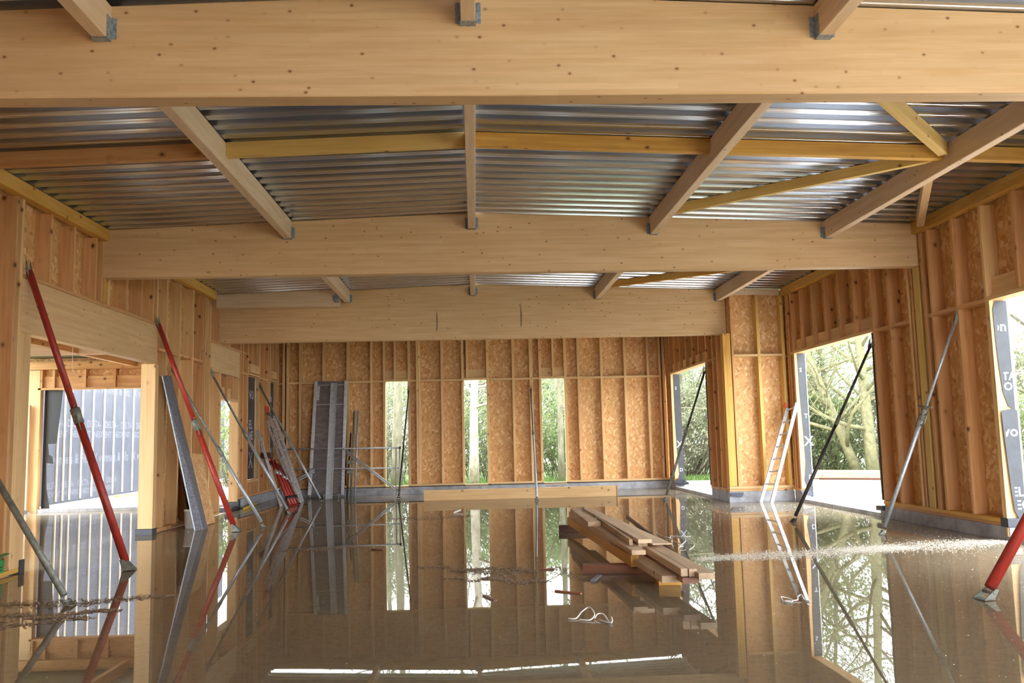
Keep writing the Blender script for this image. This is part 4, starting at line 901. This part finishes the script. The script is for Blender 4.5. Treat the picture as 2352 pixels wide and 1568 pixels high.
sp = patch((-4.2, 7.7), (-2.7, 7.9), 0.10, 800, 0.006, 0.020) + patch((-3.9, 7.2), (-2.9, 7.3), 0.06, 900, 0.006, 0.02) + patch((-4.0, 6.9), (-3.0, 7.0), 0.08, 500, 0.006, 0.02) + patch((-2.4, 11.0), (-1.5, 11.2), 0.12, 350, 0.006, 0.018) + patch((-1.4, 15.0), (-0.1, 15.2), 0.22, 350, 0.008, 0.025)
flakes('wet_litter', 'brown wet litter floating at the left foreground', sp, 'debris', 'litter')

# ------------------------------------------------------------------ outside
def tree(label, base, height, r, seed, mat, lean=(0, 0), fork=0.5, nb=14, spread=0.9, leaves=0, leafmat='leaf', twigs=4, name='tree', group='trees outside'):
    q = random.Random(seed); b = Vector(base)
    o = empty(name, b, label=label, cat='tree', group=group)
    trunk, limbs, tw, tips = [], [], [], []
    n = 9; pts, rad = [], []
    for i in range(n):
        t = i / (n - 1)
        pts.append(b + Vector((lean[0] * t + q.gauss(0, 0.04) * height * 0.1 * t, lean[1] * t + q.gauss(0, 0.04) * height * 0.1 * t, height * t - 0.1)))
        rad.append(r * (1.25 - 0.2 * min(1, i) - 0.9 * t ** 1.3))
    trunk.append((pts, [max(x, r * 0.08) for x in rad], 10))
    for k in range(nb):
        t = fork + (1 - fork) * (k + q.random()) / nb
        i = min(int(t * (n - 1)), n - 2); f = t * (n - 1) - i
        p = pts[i].lerp(pts[i + 1], f); a = q.uniform(0, 6.28); ln = height * spread * (1.15 - t) * q.uniform(0.35, 0.7) + 0.5
        d = Vector((math.cos(a), math.sin(a), q.uniform(0.15, 0.9))).normalized(); bp, br = [p], []
        for s in range(6):
            d = (d + Vector((q.gauss(0, 0.2), q.gauss(0, 0.2), q.gauss(0.03, 0.16)))).normalized(); bp.append(bp[-1] + d * ln / 6)
        r0 = max(r * (1 - t) * 0.55, r * 0.1)
        limbs.append((bp, [r0 * (1 - 0.85 * s / 6) for s in range(7)], 5))
        for m in range(twigs * 4):
            u = q.uniform(0.2, 1); i2 = min(int(u * 6), 5); p2 = bp[i2].lerp(bp[i2 + 1], u * 6 - i2)
            d2 = (d * 0.6 + Vector((q.gauss(0, 0.7), q.gauss(0, 0.7), q.gauss(0.25, 0.5)))).normalized(); l2 = ln * q.uniform(0.15, 0.45); tp = [p2]
            for s in range(3):
                d2 = (d2 + Vector((q.gauss(0, 0.28), q.gauss(0, 0.28), q.gauss(0.0, 0.25)))).normalized(); tp.append(tp[-1] + d2 * l2 / 3)
            r2 = max(0.004, r0 * 0.16)
            tw.append((tp, [r2, r2 * 0.8, r2 * 0.6, r2 * 0.3], 3)); tips += tp[1:]
    tubes('trunk', trunk, mat, o, origin=b)
    tubes('branches', limbs, mat, o, origin=b, kind='stuff')
    if tw: tubes('twigs', tw, mat if mat == 'barkyellow' else 'twig', o, origin=b, smooth=False, kind='stuff')
    if leaves and tips: leafmesh('leaves', [tips[q.randrange(len(tips))] + Vector((q.gauss(0, 0.15), q.gauss(0, 0.15), q.gauss(0, 0.15))) for _ in range(leaves)], leafmat, o, b, q, 0.04)
    return o
def leafmesh(name, pts, mat, parent, org, q, size):
    V, F = [], []
    for p in pts:
        a = Vector((q.gauss(0, 1), q.gauss(0, 1), q.gauss(0, 1))).normalized(); c = a.orthogonal().normalized(); d = a.cross(c)
        s = size * q.uniform(0.6, 1.4); b = len(V); p = Vector(p) - org
        V += [p - c * s, p - d * s * 0.5 + a * s * 0.15, p + c * s, p + d * s * 0.5 + a * s * 0.15]; F.append((b, b + 1, b + 2, b + 3))
    return put(name, mesh(name, V, F, mat), Matrix.Translation(org), parent, kind='stuff')
def bush(label, base, rx, ry, h, seed, n, mat, size=0.05, twigs=90, name='bush', group='bushes outside'):
    q = random.Random(seed); b = Vector(base)
    o = empty(name, b, label=label, cat='bush', group=group)
    tw, tips = [], []
    for k in range(twigs):
        a = q.uniform(0, 6.28); rr = q.random() ** 0.5; p = b + Vector((math.cos(a) * rx * rr * 0.6, math.sin(a) * ry * rr * 0.6, -0.1))
        d = Vector((math.cos(a) * rr * 0.5, math.sin(a) * rr * 0.5, 1)).normalized(); tp = [p]; l = h * q.uniform(0.6, 1.1)
        for s in range(5):
            d = (d + Vector((q.gauss(0, 0.22), q.gauss(0, 0.22), q.gauss(0, 0.1)))).normalized(); tp.append(tp[-1] + d * l / 5)
        tw.append((tp, [0.014, 0.012, 0.010, 0.008, 0.006, 0.003], 3)); tips += tp[1:]
    tubes('stems', tw, 'twig', o, origin=b, smooth=False, kind='stuff')
    blobs = [(b + Vector((q.uniform(-0.7, 0.7) * rx, q.uniform(-0.7, 0.7) * ry, q.uniform(0.15, 0.85) * h)), q.uniform(0.25, 0.5) * min(rx, h)) for _ in range(14)]
    P = []
    while len(P) < n:
        if q.random() < 0.35: P.append(tips[q.randrange(len(tips))] + Vector((q.gauss(0, 0.1), q.gauss(0, 0.1), q.gauss(0, 0.1))))
        else:
            c, rr = blobs[q.randrange(len(blobs))]; v = Vector((q.gauss(0, 1), q.gauss(0, 1), q.gauss(0, 1))).normalized() * rr * q.uniform(0.6, 1.05); v.z *= 0.8
            pp = c + v
            if pp.z > -0.05: P.append(pp)
    leafmesh('foliage', P, mat, o, b, q, size)
    return o
# behind the back wall
tree('thick pale mossy trunk seen through the first back window', (-2.42, 27.0, -0.1), 9, 0.155, 3, 'bark', (0.15, 0.2), 0.42, 16, 0.8, 900)
tree('pale birch-like trunk forking in the second back window', (-0.07, 27.0, -0.1), 8, 0.145, 5, 'barkpale', (0.12, 0.3), 0.30, 18, 0.7, 700)
tree('grey upright trunk seen through the third back window', (2.62, 27.0, -0.1), 9, 0.10, 8, 'bark', (0.05, 0.3), 0.40, 16, 0.7, 900)
for i, (x, y, rx, h, m_, n) in enumerate(((-5.2, 31.5, 1.9, 3.8, 'leafgrey', 6000), (-2.2, 30.5, 1.9, 4.4, 'leafgrey', 9000), (0.6, 30.5, 1.9, 3.4, 'leaf', 9000), (3.4, 30.5, 1.9, 3.5, 'leaf', 9000), (6.2, 30.8, 1.8, 3.6, 'leafgrey', 6000))):
    bush(('loose bramble bush behind the back wall, far left', 'grey-green bush behind the first back window', 'green bush behind the second back window', 'green bush behind the third back window', 'grey-green bush behind the back wall, right of the windows')[i], (x, y, -0.12), rx, 1.2, h, 30 + i, n, m_)
for i, (x, y, h, r) in enumerate(((-3.6, 35, 10, 0.12), (-0.9, 36, 11, 0.14), (1.4, 35, 10, 0.11), (4.2, 36, 11, 0.13))):
    tree(('slender tree far behind the first back window', 'slender tree far behind, between first and second back windows', 'slender tree far behind, between second and third back windows', 'slender tree far behind, right of the third back window')[i], (x, y, -0.12), h, r, 50 + i, 'bark', (0.3, 0), 0.18, 24, 0.55, 3600)
for i, (x, y, rx, h, m_) in enumerate(((-7.5, 40, 3.2, 6.0, 'leafgrey'), (-3.0, 41, 3.2, 6.5, 'leaf'), (1.0, 40, 3.0, 5.0, 'leafgrey'), (5.0, 41, 3.2, 5.2, 'leaf'), (9.5, 38, 3.2, 6.5, 'leafgrey'), (13.5, 35, 3.2, 6.5, 'leaf'), (17.5, 31, 3.2, 6.0, 'leafgrey'), (20, 26, 3.2, 4.2, 'leaf'), (21.5, 20, 3.2, 3.2, 'leafgrey'))):
    bush('pale spring thicket far behind, ' + ('leftmost of the far row', 'beyond the first back window', 'beyond the second back window', 'beyond the third back window', 'beyond the alcove opening', 'beyond the left of the big right opening', 'beyond the middle of the big right opening', 'beyond the right of the big right opening', 'beyond the nearest right opening')[i], (x, y, -0.12), rx, 1.8, h, 130 + i, 9000, m_, 0.085, 160, name='thicket', group='thickets far behind')
# through the left second doorway
bush('bright green bush outside the second left doorway', (-7.0, 27.5, -0.12), 1.2, 1.4, 3.4, 71, 5200, 'leaf')
bush('pale green bush outside the annex, further left', (-8.6, 36, -0.12), 2.2, 1.4, 3.6, 72, 4200, 'leafgrey')
# outside the right openings
tree('leaning mossy tree in the big right opening', (10.95, 24.6, -0.12), 8.5, 0.13, 12, 'barkyellow', (-2.9, 0.5), 0.12, 34, 1.0, 2500, twigs=4)
tree('upright lichen-covered tree at the right of the big opening', (11.1, 24.2, -0.12), 9.5, 0.16, 14, 'barkyellow', (-0.2, 0.4), 0.14, 34, 0.9, 2500, twigs=4)
tree('leafless tree outside the nearest right opening', (14.6, 20.0, -0.12), 8.5, 0.17, 17, 'bark', (-0.5, -1.6), 0.16, 34, 1.0, 700, twigs=5)
tree('ivy-dark tree behind the hedge at the right', (9.4, 29.0, -0.12), 9, 0.18, 21, 'bark', (-0.3, 0.3), 0.2, 20, 0.8, 3500, 'leafdark')
tree('slim lichen-covered tree left of centre in the big right opening', (9.4, 25.4, -0.12), 8, 0.08, 61, 'barkyellow', (0.5, 0.3), 0.12, 34, 0.8, 4200, twigs=5)
tree('slim tree behind the leaning tree in the big right opening', (11.6, 27.8, -0.12), 9, 0.10, 62, 'bark', (-0.6, 0.3), 0.12, 34, 0.8, 5200, twigs=5)
tree('tall thin tree left of the leaning tree, further back', (9.9, 28.2, -0.12), 9.5, 0.09, 63, 'barkyellow', (-0.3, 0.3), 0.15, 34, 0.7, 5200, 'leafgrey', twigs=5)
tree('thin tree seen through the alcove opening', (7.6, 30.5, -0.12), 9, 0.11, 23, 'bark', (-0.8, 0.2), 0.15, 34, 0.8, 5200, twigs=5)
for i, (x, y, rx, ry, h, m_, n) in enumerate(((6.4, 27.6, 1.2, 1.0, 3.4, 'leafgrey', 7000), (8.5, 27.0, 1.4, 1.1, 3.6, 'leafgrey', 9000), (10.4, 26.4, 1.5, 1.1, 3.0, 'leaf', 9000), (12.6, 25.2, 1.5, 1.2, 3.4, 'leafgrey', 9000), (9.9, 28.8, 1.7, 1.1, 5.2, 'leafdark', 11000), (14.2, 22.0, 1.6, 1.6, 2.8, 'leaf', 6000), (15.8, 18.0, 1.6, 1.8, 2.4, 'leafgrey', 6000), (7.4, 31.5, 1.8, 1.2, 4.6, 'leaf', 7000))):
    bush(('bramble bush behind the alcove opening', 'grey bramble hedge left in the big right opening', 'green hedge in the middle of the big right opening', 'grey-green hedge at the right of the big opening', 'tall dark ivy bush behind the hedge', 'green bush outside between the two right openings', 'grey-green bush outside the nearest right opening', 'pale green bush far behind the alcove opening')[i], (x, y, -0.12), rx, ry, h, 80 + i, n, m_)
# planks on the gravel outside the big opening
bar('outside_timber', (8.6, 24.9, 0.14), (11.3, 22.6, 0.14), 0.25, 0.22, 'pale', label='long pale timber lying before the hedge outside', cat='timber')
bar('outside_timber', (7.95, 20.75, 0.095), (9.9, 19.5, 0.095), 0.18, 0.13, 'plank', label='stack of grey boards lying on the gravel outside', cat='timber')
bar('outside_timber', (8.25, 20.9, 0.185), (10.0, 19.75, 0.185), 0.16, 0.045, 'darkplank', label='dark board on top of the outside grey boards', cat='timber')
bar('outside_timber', (7.90, 20.72, 0.09), (8.0, 20.66, 0.09), 0.19, 0.14, 'greytool', label='blue-grey wrapped end of the outside boards', cat='timber')
bar('fence_post', (11.15, 22.6, -0.15), (11.15, 22.6, 1.3), 0.10, 0.10, 'concrete', up=(0, 1, 0), label='grey post beside the tree outside the big opening', cat='post')
bar('outside_timber', (-9.0, 22.5, 0.10), (-8.3, 30.0, 0.10), 0.12, 0.06, 'yellowpale', label='yellow batten lying on the gravel outside the annex', cat='timber')
# grass strips
def grass(name, label, areas, n):
    V, F = [], []
    for x0, x1, y0, y1 in areas:
        for _ in range(n):
            x, y = R.uniform(x0, x1), R.uniform(y0, y1); h = R.uniform(0.08, 0.26); a = R.uniform(0, 6.28); dx, dy = math.cos(a) * 0.012, math.sin(a) * 0.012; b = len(V)
            lx, ly = R.gauss(0, 0.06), R.gauss(0, 0.06)
            V += [(x - dx, y - dy, -0.12), (x + dx, y + dy, -0.12), (x + lx + dx * 0.5, y + ly + dy * 0.5, -0.12 + h * 0.7), (x + lx * 1.6, y + ly * 1.6, -0.12 + h)]; F.append((b, b + 1, b + 2, b + 3))
    put(name, mesh(name, V, F, 'blade'), Matrix.Identity(4), label=label, cat='grass', kind='stuff')
grass('grass', 'bright spring grass growing outside the openings', [(5.0, 8.5, 24.8, 27.0), (10.8, 14, 14, 20), (-4, 5, 24, 30), (-9.4, -6, 34, 37)], 4500)
